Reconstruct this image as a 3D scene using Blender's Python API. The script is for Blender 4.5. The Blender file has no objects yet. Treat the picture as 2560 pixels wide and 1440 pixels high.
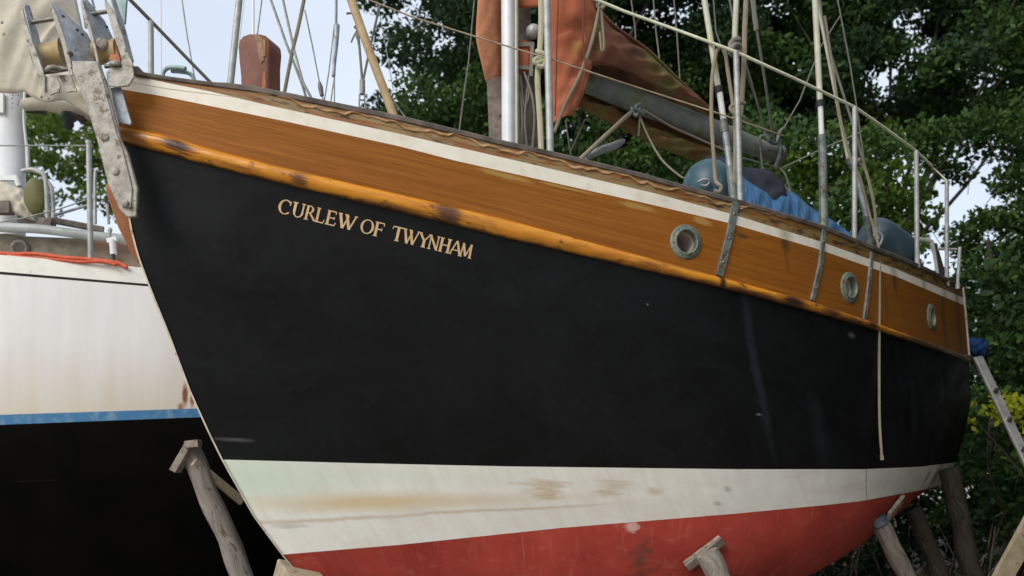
import bpy, math, random
import numpy as np
from mathutils import Vector, Matrix
from mathutils.bvhtree import BVHTree
random.seed(7); rng = np.random.default_rng(11)
scene = bpy.context.scene
COL = scene.collection
# ------------------------------------------------------------------ camera
F, ZC, HY = 2200.0, 1.75, 1160.0
cd = bpy.data.cameras.new('camera'); cam = bpy.data.objects.new('camera', cd); COL.objects.link(cam)
cam.location = (0, 0, ZC); cam.rotation_euler = (math.radians(90), 0, 0)
cd.sensor_width = 36; cd.lens = 36*F/2560; cd.shift_y = (HY-720)/2560; cd.clip_end = 2000; cd.clip_start = .1
scene.camera = cam
cd.dof.use_dof = True; cd.dof.focus_distance = 6.0; cd.dof.aperture_fstop = 1.5
# ------------------------------------------------------------------ light
SUN_EL, SUN_AZ = 36, 218          # degrees; azimuth: direction the light comes from, clockwise from +Y
w = bpy.data.worlds.new('World'); scene.world = w; w.use_nodes = True
nt = w.node_tree; N = nt.nodes; L = nt.links
bg = N['Background']; sky = N.new('ShaderNodeTexSky'); sky.sky_type = 'NISHITA'; sky.sun_disc = False
sky.sun_elevation = math.radians(SUN_EL); sky.sun_rotation = math.radians(SUN_AZ)
bg.inputs[1].default_value = 0.1
tc = N.new('ShaderNodeTexCoord'); nz = N.new('ShaderNodeTexNoise'); nz.inputs['Scale'].default_value = 2.2; nz.inputs['Detail'].default_value = 5
mp = N.new('ShaderNodeMapping'); mp.inputs['Scale'].default_value = (1, 1, 2.2); L.new(tc.outputs['Generated'], mp.inputs[0]); L.new(mp.outputs[0], nz.inputs['Vector'])
cr = N.new('ShaderNodeValToRGB'); cr.color_ramp.elements[0].position = .32; cr.color_ramp.elements[1].position = .68
cr.color_ramp.elements[0].color = (4.6, 5.15, 6.0, 1); cr.color_ramp.elements[1].color = (5.9, 6.35, 7.0, 1)
L.new(nz.outputs[0], cr.inputs[0])
mx = N.new('ShaderNodeMix'); mx.data_type = 'RGBA'; mx.inputs[0].default_value = .88
L.new(sky.outputs[0], mx.inputs[6]); L.new(cr.outputs[0], mx.inputs[7]); L.new(mx.outputs[2], bg.inputs[0])
sd = bpy.data.lights.new('sun', 'SUN'); sun = bpy.data.objects.new('sun', sd); COL.objects.link(sun)
sd.energy = 1.5; sd.angle = math.radians(34); sd.color = (1, .94, .84)
el, az = math.radians(SUN_EL), math.radians(SUN_AZ)
sun.rotation_euler = Vector((math.sin(az)*math.cos(el), math.cos(az)*math.cos(el), math.sin(el))).to_track_quat('Z', 'Y').to_euler()
scene.view_settings.view_transform = 'Standard'; scene.view_settings.look = 'None'
scene.view_settings.exposure = .7; scene.view_settings.gamma = 1
scene.cycles.max_bounces = 6
# ------------------------------------------------------------------ helpers
def P(x, y, Y): return Vector(((x-1280)/F*Y, Y, ZC+(HY-y)*Y/F))
BASE = {}
def link(name, me, mat, parent=None):
    o = bpy.data.objects.new(name, me); COL.objects.link(o)
    if mat is not None: me.materials.append(mat)
    if parent is not None: o.parent = parent
    return o
def worldloc(o):
    v = Vector((0, 0, 0))
    while o is not None: v += o.location; o = o.parent
    return v
def tag(o, label=None, cat=None, group=None, kind=None):
    for k, v in (('label', label), ('category', cat), ('group', group), ('kind', kind)):
        if v: o[k] = v
    return o
def thing(name, label, cat, loc=(0, 0, 0), group=None):
    o = bpy.data.objects.new(name, None); COL.objects.link(o); o.location = loc; o.empty_display_size = .1
    return tag(o, label, cat, group)
class MB:
    def __init__(s): s.v = []; s.f = []; s.uv = []; s.uv2 = []; s.sm = []
    def add(s, vs, fs, uvs=None, smooth=True, uv2=None):
        n = len(s.v); s.v += [tuple(p) for p in vs]
        for f in fs:
            s.f.append(tuple(n+i for i in f)); s.sm.append(smooth)
            for i in f:
                s.uv.append(tuple(uvs[i]) if uvs is not None else (0, 0)); s.uv2.append(tuple(uv2[i]) if uv2 is not None else (0, 0))
        return s
    def grid(s, G, uv=None, uv2=None, smooth=True, flip=False, skip=None, closed=False):
        r, c = len(G), len(G[0]); vs = [p for row in G for p in row]; fs = []
        for i in range(r-1):
            for j in range(c-1 if not closed else c):
                if skip and skip(i, j): continue
                k = (j+1) % c; q = (i*c+j, i*c+k, (i+1)*c+k, (i+1)*c+j)
                fs.append(q[::-1] if flip else q)
        fl = lambda U: [p for row in U for p in row] if U is not None else None
        return s.add(vs, fs, fl(uv), smooth, fl(uv2))
    def box(s, c, sx, sy, sz, M=None, smooth=False):
        c = Vector(c); vs = []
        for a in (-1, 1):
            for b in (-1, 1):
                for d in (-1, 1):
                    p = Vector((a*sx/2, b*sy/2, d*sz/2)); p = M @ p if M else p; vs.append(c+p)
        return s.add(vs, [(0, 1, 3, 2), (4, 6, 7, 5), (0, 4, 5, 1), (2, 3, 7, 6), (0, 2, 6, 4), (1, 5, 7, 3)], [(p.x, p.z) for p in vs], smooth)
    def bar(s, a, b, w, t, up=Vector((0, 0, 1))):
        a, b = Vector(a), Vector(b); d = (b-a).normalized(); x = d.cross(up).normalized(); y = x.cross(d)
        vs = [p+x*i*w/2+y*j*t/2 for p in (a, b) for i, j in ((-1, -1), (1, -1), (1, 1), (-1, 1))]
        l = (b-a).length; uv = [(0, i*w) for i in range(4)]+[(l, i*w) for i in range(4)]
        return s.add(vs, [(3, 2, 1, 0), (4, 5, 6, 7)]+[(i, (i+1) % 4, 4+(i+1) % 4, 4+i) for i in range(4)], uv, False)
    def tube(s, pts, r, n=8, caps=True, wob=0, twist=0, strands=0):
        pts = [Vector(p) for p in pts]; m = len(pts); rs = r if hasattr(r, '__len__') else [r]*m
        G, U = [], []; l = 0; ref = None
        for i, p in enumerate(pts):
            d = (pts[min(i+1, m-1)]-pts[max(i-1, 0)]).normalized()
            if ref is None: ref = d.orthogonal().normalized()
            ref = (ref-d*ref.dot(d)).normalized(); y = d.cross(ref)
            if i: l += (p-pts[i-1]).length
            row, ur = [], []
            for k in range(n+1):
                a = 2*math.pi*k/n; rr = rs[i]
                if wob: rr *= 1+wob*math.sin(i*1.7+3*a)*.5+wob*math.sin(i*.6+a)
                row.append(p+(ref*math.cos(a)+y*math.sin(a))*rr); ur.append((l, rr*a))
            G.append(row); U.append(ur)
        s.grid(G, U, flip=True)
        if caps:
            for e, fl in ((0, 0), (m-1, 1)):
                row = G[e][:-1]; idx = list(range(n)); s.add(row, [idx[::-1] if fl == 0 else idx][:1] if False else [tuple(idx[::-1]) if fl else tuple(idx)], [(q.x, q.z) for q in row], False)
        return s
    def lathe(s, c, axis, prof, n=24):
        c = Vector(c); d = Vector(axis).normalized(); x = d.orthogonal().normalized(); y = d.cross(x)
        G = [[c+d*h+(x*math.cos(2*math.pi*k/n)+y*math.sin(2*math.pi*k/n))*r for k in range(n+1)] for r, h in prof]
        U = [[(k/n, i/max(1, len(prof)-1)) for k in range(n+1)] for i in range(len(prof))]
        return s.grid(G, U, flip=True)
    def build(s, name, mat, parent=None, bevel=0, label=None):
        me = bpy.data.meshes.new(name); off = worldloc(parent) if parent is not None else Vector((0, 0, 0))
        me.from_pydata([tuple(Vector(p)-off) for p in s.v], [], s.f)
        u = me.uv_layers.new(name='UVMap'); u.data.foreach_set('uv', np.array(s.uv, dtype=np.float32).ravel())
        if any(q != (0, 0) for q in s.uv2[:50]):
            u2 = me.uv_layers.new(name='tv'); u2.data.foreach_set('uv', np.array(s.uv2, dtype=np.float32).ravel())
        me.polygons.foreach_set('use_smooth', s.sm); me.update()
        o = link(name, me, mat, parent)
        if bevel:
            m = o.modifiers.new('bevel', 'BEVEL'); m.width = bevel; m.segments = 2; m.limit_method = 'ANGLE'
        if label: o['label'] = label
        return o
def solo(mb, name, mat, label, cat, group=None, base=None, **k):
    """a thing that is one mesh, origin at its base"""
    o = mb.build(name, mat, None, **k)
    c = Vector(base) if base is not None else Vector((sum(p[0] for p in mb.v)/len(mb.v), sum(p[1] for p in mb.v)/len(mb.v), min(p[2] for p in mb.v)))
    o.data.transform(Matrix.Translation(-c)); o.location = c
    return tag(o, label, cat, group)
def poly(pix, n=None, smooth=True):
    """pixel+depth polyline -> points, optionally Catmull-Rom resampled"""
    p = [P(*q) for q in pix]; r_ = cat(p, n) if n else p
    if pix[0][1] < -10: r_ = [r_[0]+(r_[0]-r_[1]).normalized()*(3.2 if pix[0][0] != 868 else .9)*k for k in (1, .5)]+r_      # rigging carries on up, out of the picture
    return r_
def cat(p, n):
    p = [Vector(q) for q in p]
    if len(p) < 3: return [p[0].lerp(p[1], i/n) for i in range(n+1)]
    out = []; m = len(p)-1
    for i in range(n+1):
        t = i/n*m; k = min(int(t), m-1); f = t-k
        a, b, c, d = p[max(k-1, 0)], p[k], p[k+1], p[min(k+2, m)]
        out.append(.5*((2*b)+(c-a)*f+(2*a-5*b+4*c-d)*f*f+(3*b-a-3*c+d)*f**3))
    return out
# ------------------------------------------------------------------ materials
class Mt:
    def __init__(s, name, rough=.6, metal=0, spec=.5):
        s.m = bpy.data.materials.new(name); s.m.use_nodes = True; s.t = s.m.node_tree; s.N = s.t.nodes; s.L = s.t.links
        s.b = s.N['Principled BSDF']; s.b.inputs['Roughness'].default_value = rough; s.b.inputs['Metallic'].default_value = metal
        s.b.inputs['Specular IOR Level'].default_value = spec; s.tc = s.N.new('ShaderNodeTexCoord'); s.col = None
    def coord(s, kind='Object', scale=(1, 1, 1), rot=(0, 0, 0), loc=(0, 0, 0)):
        m = s.N.new('ShaderNodeMapping'); m.inputs['Scale'].default_value = scale; m.inputs['Rotation'].default_value = rot; m.inputs['Location'].default_value = loc
        if kind == 'tv':
            u = s.N.new('ShaderNodeUVMap'); u.uv_map = 'tv'; s.L.new(u.outputs[0], m.inputs[0])
        else: s.L.new(s.tc.outputs[kind], m.inputs[0])
        return m.outputs[0]
    def noise(s, scale=5, detail=5, rough=.6, co=None, dist=0):
        n = s.N.new('ShaderNodeTexNoise'); n.inputs['Scale'].default_value = scale; n.inputs['Detail'].default_value = detail
        n.inputs['Roughness'].default_value = rough; n.inputs['Distortion'].default_value = dist
        s.L.new(co if co is not None else s.tc.outputs['Object'], n.inputs['Vector']); return n.outputs[0]
    def ramp(s, fac, stops, interp='LINEAR'):
        r = s.N.new('ShaderNodeValToRGB'); r.color_ramp.interpolation = interp; e = r.color_ramp.elements
        while len(e) < len(stops): e.new(.5)
        for q, (p, c) in zip(e, stops):
            q.position = p; q.color = (c, c, c, 1) if not hasattr(c, '__len__') else (*c[:3], 1)
        s.L.new(fac, r.inputs[0]); return r.outputs[0]
    def mix(s, fac, a, b, mode='MIX'):
        m = s.N.new('ShaderNodeMix'); m.data_type = 'RGBA'; m.blend_type = mode
        for i, v in ((0, fac), (6, a), (7, b)):
            if hasattr(v, 'links') or isinstance(v, bpy.types.NodeSocket): s.L.new(v, m.inputs[i])
            elif i == 0: m.inputs[0].default_value = v
            else: m.inputs[i].default_value = (*v[:3], 1)
        return m.outputs[2]
    def math(s, op, a, b=0, c=0):
        m = s.N.new('ShaderNodeMath'); m.operation = op
        for i, v in enumerate((a, b, c)):
            if isinstance(v, bpy.types.NodeSocket): s.L.new(v, m.inputs[i])
            else: m.inputs[i].default_value = v
        return m.outputs[0]
    def blob(s, cx, cy, rx, ry, co='tv', soft=.6, warp=.25, ws=9):
        """soft-edged patch of its own shape in strip coordinates -> 0..1"""
        n1 = s.noise(ws, 7, .72, s.coord(co, (1, .3, 1))); sep = s.N.new('ShaderNodeSeparateXYZ'); s.L.new(s.coord(co), sep.inputs[0])
        x = s.math('DIVIDE', s.math('SUBTRACT', sep.outputs[0], cx), rx); y = s.math('DIVIDE', s.math('SUBTRACT', sep.outputs[1], cy), ry)
        d = s.math('SQRT', s.math('ADD', s.math('MULTIPLY', x, x), s.math('MULTIPLY', y, y)))
        d = s.math('ADD', d, s.math('MULTIPLY', s.math('SUBTRACT', n1, .5), warp*8))
        return s.ramp(d, [(max(0, 1-soft), 1), (1, 0)])
    def set(s, col=None, rough=None, bump=None, bstr=.3, bdist=.01, trans=None):
        if col is not None:
            if isinstance(col, bpy.types.NodeSocket): s.L.new(col, s.b.inputs['Base Color'])
            else: s.b.inputs['Base Color'].default_value = (*col, 1)
        if rough is not None: s.L.new(rough, s.b.inputs['Roughness'])
        if bump is not None:
            b = s.N.new('ShaderNodeBump'); b.inputs['Strength'].default_value = bstr; b.inputs['Distance'].default_value = bdist
            s.L.new(bump, b.inputs['Height']); s.L.new(b.outputs[0], s.b.inputs['Normal'])
        return s.m
def simple(name, c1, c2, scale=8, rough=.6, metal=0, bstr=.2, spec=.5, extra=None, stops=(.35, .65)):
    m = Mt(name, rough, metal, spec); n = m.noise(scale, 6, .65); col = m.ramp(n, [(stops[0], c1), (stops[1], c2)])
    if extra:
        n2 = m.noise(scale*extra[1], 5, .7, m.coord('Object', (1, 1, 1), loc=(3, 5, 7))); col = m.mix(m.ramp(n2, [(extra[2], 0), (extra[2]+.08, 1)]), col, extra[0])
    return m.set(col, bump=m.noise(scale*5, 5, .6), bstr=bstr, bdist=.004)
M = {}
def make_materials():
    # varnished mahogany plank
    m = Mt('varnished_mahogany', .45, spec=.14); g = m.noise(1, 6, .62, m.coord('UV', (1.1, 38, 1)), .6); big = m.noise(1.6, 4, .6, m.coord('UV', (.7, 3.5, 1)))
    c = m.ramp(g, [(.3, (.20, .068, .009)), (.5, (.30, .108, .015)), (.72, (.385, .150, .024))])
    c = m.mix(m.ramp(big, [(.3, .0), (.7, .55)]), c, (.22, .070, .012))
    fine = m.noise(1, 3, .5, m.coord('UV', (5, 240, 1))); c = m.mix(m.ramp(fine, [(.54, 0), (.72, .6)]), c, (.13, .042, .008)); ck = m.noise(1, 4, .6, m.coord('UV', (.55, 75, 1), loc=(3, 1, 0)), .4); c = m.mix(m.ramp(ck, [(.68, 0), (.73, .55)]), c, (.085, .028, .007))
    # weathered green-grey drips below the stripe towards the stern, pale peeled varnish patches
    vs = m.noise(1, 4, .6, m.coord('tv', (75, 1.2, 1))); ends = m.blob(.98, .5, .16, 1.2, soft=.8, warp=.1); c = m.mix(m.math('MULTIPLY', m.blob(.80, .5, .32, 3, soft=.9, warp=.15), .55), c, (.19, .075, .016))
    c = m.mix(m.math('MULTIPLY', m.ramp(vs, [(.45, .25), (.65, 1)]), ends), c, (.17, .082, .008))
    for cx, cy, rx, ry, k in ((.548, .08, .007, .22, 1), (.735, .1, .007, .3, .9), (.71, .5, .005, .6, .5), (.885, .5, .012, 1.2, .7), (.955, .5, .01, 1.2, .6), (.497, .17, .009, .05, 1), (.49, .12, .02, .03, .5), (.548, .4, .003, .25, .5)):
        c = m.mix(m.math('MULTIPLY', m.blob(cx, cy, rx, ry, soft=.7, warp=.12, ws=60), k*.85), c, (.06, .045, .022))
    for cx, cy, rx, ry in ((.285, .08, .03, .07), (.33, .05, .03, .03), (.395, .09, .02, .06), (.455, .07, .012, .09)):
        c = m.mix(m.math('MULTIPLY', m.blob(cx, cy, rx, ry, soft=.5, warp=.3, ws=40), .75), c, (.40, .25, .07))
    r = m.ramp(big, [(.3, .36), (.7, .55)])
    M['wood'] = m.set(c, rough=r, bump=fine, bstr=.2, bdist=.003)
    # golden rubbing strake, dark burnt worn patches
    m = Mt('golden_strake', .3, spec=.4); g = m.noise(1, 5, .6, m.coord('UV', (2.5, 25, 1))); w = m.noise(1, 5, .62, m.coord('tv', (13, 1.1, 1)), .4)
    c = m.ramp(g, [(.3, (.50, .170, .010)), (.7, (.74, .31, .024))])
    c = m.mix(m.ramp(w, [(.50, 0), (.66, .85)]), c, (.20, .055, .014))
    w2 = m.noise(1, 6, .75, m.coord('tv', (55, 1.6, 1)))
    for cx, cy, rx, ry, k in ((.042, .45, .016, .35, 1.), (.010, .6, .016, .5, .7), (.128, .6, .008, .35, .8), (.20, .8, .03, .2, .6), (.236, .5, .014, .8, .9), (.467, .5, .004, 1.2, 1), (.547, .6, .02, .9, 1), (.60, .5, .022, .9, .8), (.67, .5, .012, 1, .9), (.64, .9, .05, .5, .9), (.50, .9, .04, .4, .9)):
        c = m.mix(m.math('MULTIPLY', m.blob(cx, cy, rx, ry, soft=.6, warp=.35, ws=70), k), c, (.055, .022, .014))
    c = m.mix(m.math('MULTIPLY', m.blob(1.0, .5, .31, 3, soft=.3, warp=.1), .93), c, (.085, .062, .038))
    c = m.mix(m.ramp(w2, [(.57, 0), (.64, .9)]), c, (.07, .028, .014))
    sp = m.N.new('ShaderNodeSeparateXYZ'); m.L.new(m.coord('tv'), sp.inputs[0]); edge = m.math('ADD', sp.outputs[1], m.math('MULTIPLY', m.math('SUBTRACT', w2, .5), .7))
    c = m.mix(m.ramp(edge, [(.76, 0), (.92, .85)]), c, (.07, .035, .015))
    M['strake'] = m.set(c, rough=m.ramp(w, [(.45, .24), (.65, .6)]), bump=w2, bstr=.35, bdist=.006)
    # weathered band above the stripe
    m = Mt('weathered_bulwark', .6); g = m.noise(1, 6, .65, m.coord('UV', (3, 40, 1)), .8); b = m.noise(3.2, 6, .7, m.coord('UV', (1, 4, 1)), .5)
    c = m.ramp(g, [(.3, (.13, .048, .012)), (.7, (.36, .135, .025))])
    c = m.mix(m.ramp(b, [(.45, 0), (.56, .85)]), c, (.27, .20, .085)); b2 = m.noise(5, 6, .7, m.coord('UV', (1.3, 4, 1), loc=(4, 2, 0)))
    c = m.mix(m.ramp(b2, [(.56, 0), (.62, .95)]), c, (.05, .03, .018)); c = m.mix(m.math('MULTIPLY', m.blob(.80, .5, .30, 4, soft=.5, warp=.1), m.ramp(b, [(.35, .3), (.6, 1)])), c, (.19, .12, .03)); c = m.mix(m.math('MULTIPLY', m.blob(.75, .5, .28, 4, soft=.4, warp=.1), m.ramp(b2, [(.50, 0), (.56, .9)])), c, (.035, .025, .014))
    M['bulwark'] = m.set(c, bump=b2, bstr=.6, bdist=.008)
    # cream stripe
    m = Mt('cream_stripe_paint', .42); n = m.noise(6, 5, .6, m.coord('UV', (1, 1, 1))); vs = m.noise(1, 5, .7, m.coord('tv', (90, .8, 1)))
    c = m.ramp(n, [(.3, (.74, .68, .56)), (.7, (.84, .79, .69))]); c = m.mix(m.ramp(vs, [(.52, 0), (.70, .45)]), c, (.55, .49, .35))
    for cx, k in ((.55, .9), (.735, .9), (.60, .5), (.82, .9), (.90, .9), (.96, .9), (.42, .25)):
        c = m.mix(m.math('MULTIPLY', m.blob(cx, .5, .012, 3, soft=.9, warp=.3, ws=50), .8*k), c, (.36, .32, .19))
    M['cream'] = m.set(c, bump=n, bstr=.15, bdist=.003)
    # black topsides: worn gloss paint with faint streaks
    m = Mt('black_topside_paint', .55, spec=.15); n = m.noise(2.2, 6, .62, m.coord('UV', (1, 1, 1))); vs = m.noise(1, 5, .6, m.coord('tv', (42, .9, 1)), .3); mot = m.noise(1, 6, .72, m.coord('UV', (1.1, 2.0, 1), loc=(7, 3, 0)), .8)
    c = m.ramp(n, [(.3, (.0025, .0027, .0026)), (.75, (.0056, .0062, .0066))]); c = m.mix(m.ramp(mot, [(.42, 0), (.66, .5)]), c, (.0125, .0135, .0150)); c = m.mix(m.ramp(m.noise(1, 6, .75, m.coord('UV', (9, 14, 1))), [(.55, 0), (.75, .5)]), c, (.016, .016, .015))  # bluish mottle paints a patchy sheen into the black
    c = m.mix(m.math('MULTIPLY', m.ramp(vs, [(.48, 0), (.72, 1)]), m.blob(.93, .5, .30, 3, soft=.9, warp=.05)), c, (.018, .021, .026))
    for cx, cy, rx, ry, col, k in ((.493, .42, .007, .62, (.026, .032, .040), .55), (.56, .75, .014, .3, (.018,.021,.025), .5), (.635, .08, .008, .025, (.14, .135, .12), .6), (.485, .68, .004, .008, (.2, .2, .2), .6), (.395, .17, .0012, .007, (.25, .25, .24), .8), (.018, .93, .02, .010, (.14, .14, .13), .5)):
        c = m.mix(m.math('MULTIPLY', m.blob(cx, cy, rx, ry, soft=.8, warp=.18, ws=30), k), c, col)
    sc = m.noise(1, 2, .5, m.coord('UV', (1.4, 90, 1), (0, 0, .15)), 1.2); c = m.mix(m.ramp(sc, [(.80, 0), (.83, .25)]), c, (.05, .05, .05))
    M['black'] = m.set(c, rough=m.ramp(mot, [(.3, .68), (.7, .46)]), bump=m.noise(1, 3, .5, m.coord('UV', (1.2, 3, 1))), bstr=.10, bdist=.01)
    # stained white boot top
    m = Mt('stained_boot_top', .5); n = m.noise(1, 5, .6, m.coord('UV', (9, 3, 1))); st = m.noise(1, 5, .7, m.coord('tv', (110, 1.3, 1)), .3); ptc = m.noise(1, 6, .7, m.coord('UV', (2.2, 6, 1)))
    c = m.ramp(n, [(.3, (.76, .74, .67)), (.7, (.86, .84, .77))])
    c = m.mix(m.math('MULTIPLY', m.blob(.0, .2, .15, .42, soft=.9, warp=.08), .85), c, (.58, .69, .54))
    c = m.mix(m.math('MULTIPLY', m.blob(.14, .14, .16, .24, soft=.9, warp=.08), .5), c, (.66, .73, .61))
    c = m.mix(m.math('MULTIPLY', m.blob(.10, .46, .13, .15, soft=.8, warp=.10), .85), c, (.66, .50, .27))
    c = m.mix(m.math('MULTIPLY', m.blob(.21, .50, .12, .14, soft=.9, warp=.12), .6), c, (.66, .53, .34))
    for cx, cy, rx, ry, k in ((.262, .33, .025, .17, .75), (.268, .50, .020, .07, .6), (.325, .34, .018, .14, .6), (.318, .46, .014, .06, .7), (.358, .44, .010, .10, .5), (.60, .5, .03, .3, .18)):
        c = m.mix(m.math('MULTIPLY', m.blob(cx, cy, rx, ry, soft=.9, warp=.42, ws=34), k), c, (.46, .31, .15))
    ln = m.noise(1, 5, .6, m.coord('tv', (9, 0, 1)))
    sp = m.N.new('ShaderNodeSeparateXYZ'); m.L.new(m.coord('tv'), sp.inputs[0])
    d = m.math('ABSOLUTE', m.math('SUBTRACT', m.math('ADD', sp.outputs[1], m.math('MULTIPLY', m.math('SUBTRACT', ln, .5), .16)), .645))
    c = m.mix(m.math('MULTIPLY', m.ramp(d, [(.0, 1), (.035, 0)]), m.ramp(sp.outputs[0], [(.26, .6), (.34, 0)])), c, (.47, .33, .18))
    c = m.mix(m.math('MULTIPLY', m.ramp(st, [(.5, 0), (.75, .6)]), .55), c, (.56, .53, .45)); c = m.mix(m.ramp(ptc, [(.5, 0), (.62, .4)]), c, (.72, .64, .56)); c = m.mix(m.ramp(m.noise(1, 6, .8, m.coord('UV', (5, 12, 1))), [(.60, 0), (.66, .35)]), c, (.55, .56, .55))
    for cx, cy, rx, ry, k in ((.865, .5, .010, .5, 1), (.92, .7, .006, .5, .9), (.985, .5, .04, 2, .5), (.025, .70, .02, .04, .4), (.43, .45, .005, .10, .5), (.415, .75, .006, .06, .5), (.635, .5, .0018, 1.5, .8)):
        c = m.mix(m.math('MULTIPLY', m.blob(cx, cy, rx, ry, soft=.7, warp=.3, ws=60), k*.8), c, (.16, .14, .10))
    spk = m.noise(1, 3, .5, m.coord('UV', (70, 60, 1))); c = m.mix(m.ramp(spk, [(.74, 0), (.78, .6)]), c, (.3, .28, .26))
    M['boot'] = m.set(c, bump=n, bstr=.12, bdist=.004)
    # red antifouling
    m = Mt('red_antifouling', .7, spec=.15); n = m.noise(3, 6, .6, m.coord('UV')); st = m.noise(1, 5, .65, m.coord('UV', (30, 3, 1), (0, 0, .35)), .3)
    c = m.ramp(n, [(.3, (.25, .030, .020)), (.7, (.36, .052, .035))]); c = m.mix(m.ramp(st, [(.56, 0), (.72, .4)]), c, (.43, .12, .09)); c = m.mix(m.ramp(m.noise(1, 6, .75, m.coord('UV', (4, 7, 1))), [(.55, 0), (.68, .4)]), c, (.42, .13, .10))
    st2 = m.noise(1, 5, .7, m.coord('UV', (16, 2.2, 1), (0, 0, .4), (5, 3, 0))); c = m.mix(m.ramp(st2, [(.60, 0), (.75, .5)]), c, (.16, .035, .03))
    for cx, cy, rx, ry, k, col in ((.335, .22, .016, .16, .8, (.10, .04, .03)), (.325, .02, .008, .03, .7, (.55, .38, .33)), (.9, .3, .12, .6, .6, (.12, .02, .015))):  # stains, plus stern shade painted as a wide dark red patch
        c = m.mix(m.math('MULTIPLY', m.blob(cx, cy, rx, ry, soft=.8, warp=.6, ws=60), k), c, col)
    M['red'] = m.set(c, bump=st, bstr=.35, bdist=.005)
    M['cap'] = simple('grey_weathered_teak', (.055, .042, .034), (.16, .125, .10), 9, .75)
    M['peel'] = simple('lifted_varnish_edge', (.24, .115, .04), (.46, .27, .12), 14, .55)
    M['deck'] = simple('deck_paint', (.30, .28, .24), (.42, .40, .35), 4, .7)
    M['galv'] = simple('galvanised_steel', (.20, .215, .235), (.38, .40, .42), 14, .45, .3, .4, extra=((.15, .115, .08), .9, .57))
    M['galvworn'] = simple('worn_bow_strap', (.25, .225, .19), (.47, .44, .385), 16, .55, .1, .6, extra=((.13, .10, .06), 1.1, .55))
    M['roller'] = simple('yellowed_nylon_roller', (.28, .16, .045), (.50, .39, .21), 7, .5, extra=((.20, .07, .02), 1.0, .62))
    M['copper'] = simple('rust_orange_edge', (.36, .10, .03), (.50, .20, .08), 10, .6)
    M['iron'] = simple('dark_bolt_steel', (.10, .10, .09), (.24, .23, .20), 20, .5, .5)
    M['stem'] = simple('pale_stem_band', (.48, .42, .31), (.66, .60, .48), 12, .5, extra=((.30, .15, .06), 1.5, .58))
    M['brownwood'] = simple('brown_stem_timber', (.26, .085, .025), (.38, .14, .045), 5, .5)
    M['bitt'] = simple('red_brown_bitt_post', (.13, .036, .018), (.22, .068, .032), 7, .5, bstr=.4, extra=((.07, .035, .02), .7, .58))
    M['bittworn'] = simple('bare_worn_timber', (.22, .14, .075), (.42, .30, .18), 18, .8, bstr=.6)
    M['patina'] = simple('verdigris_bronze', (.09, .115, .085), (.23, .27, .215), 16, .55, .3, .4, extra=((.13, .085, .04), 1.0, .56))
    M['chain'] = simple('weathered_chainplate_bronze', (.10, .12, .11), (.25, .275, .25), 18, .6, .35, .5, extra=((.12, .065, .03), .8, .56))
    M['liner'] = simple('pale_port_liner', (.50, .42, .37), (.62, .54, .48), 9, .7)
    M['curtain'] = simple('mauve_curtain', (.16, .09, .09), (.26, .15, .14), 12, .9)
    g = Mt('port_glass', .08); g.b.inputs['Transmission Weight'].default_value = 1; g.b.inputs['IOR'].default_value = 1.2; M['glass'] = g.set((.85, .88, .88))
    M['alu'] = simple('dull_aluminium', (.27, .275, .265), (.43, .43, .41), 14, .48, .25, .06)
    M['whitepaint'] = simple('white_painted_spar', (.64, .66, .70), (.76, .77, .79), 6, .4, 0, .1, extra=((.50, .50, .36), .7, .66))
    M['sparcream'] = simple('cream_spar_edge', (.52, .52, .42), (.66, .66, .55), 8, .5)
    M['boomgrey'] = simple('grey_boom_paint', (.09, .10, .088), (.185, .195, .17), 4, .65, .05, .3, extra=((.11, .115, .05), .9, .54))
    M['oldwood'] = simple('grey_driftwood', (.10, .085, .07), (.24, .20, .165), 10, .85, bstr=.7, extra=((.045, .035, .028), 1.4, .58))
    M['palewood'] = simple('pale_sawn_timber', (.30, .235, .15), (.46, .38, .265), 10, .8, bstr=.5, extra=((.15, .11, .07), 1.2, .6))
    M['log'] = None
    M['padwood'] = simple('grey_sawn_pad_wood', (.17, .14, .105), (.36, .31, .24), 14, .85, bstr=.7, extra=((.06, .045, .03), 1.5, .56))
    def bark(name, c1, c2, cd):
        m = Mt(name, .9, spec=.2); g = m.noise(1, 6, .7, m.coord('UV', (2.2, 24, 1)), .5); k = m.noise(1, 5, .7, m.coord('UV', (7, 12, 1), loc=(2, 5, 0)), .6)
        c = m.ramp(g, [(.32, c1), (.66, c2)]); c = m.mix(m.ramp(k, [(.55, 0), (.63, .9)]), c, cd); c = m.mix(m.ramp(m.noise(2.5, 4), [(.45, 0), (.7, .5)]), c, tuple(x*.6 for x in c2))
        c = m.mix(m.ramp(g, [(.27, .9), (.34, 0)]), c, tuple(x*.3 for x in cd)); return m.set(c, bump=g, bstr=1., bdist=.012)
    M['log'] = bark('weathered_log', (.13, .11, .095), (.33, .295, .255), (.075, .055, .04)); M['midlog'] = bark('shaded_log', (.07, .06, .05), (.20, .175, .15), (.04, .03, .022)); M['darklog'] = bark('dark_shaded_post', (.016, .014, .011), (.05, .042, .032), (.015, .012, .009))  # the two darker log materials hold painted-in shade near the stern
    M['tanpole'] = simple('tan_wooden_pole', (.33, .22, .105), (.50, .36, .19), 8, .6)
    m = Mt('teal_fairlead', .45, .2); M['teal'] = m.set(m.ramp(m.noise(9), [(.35, (.16, .25, .24)), (.65, (.30, .40, .38))]))
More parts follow.
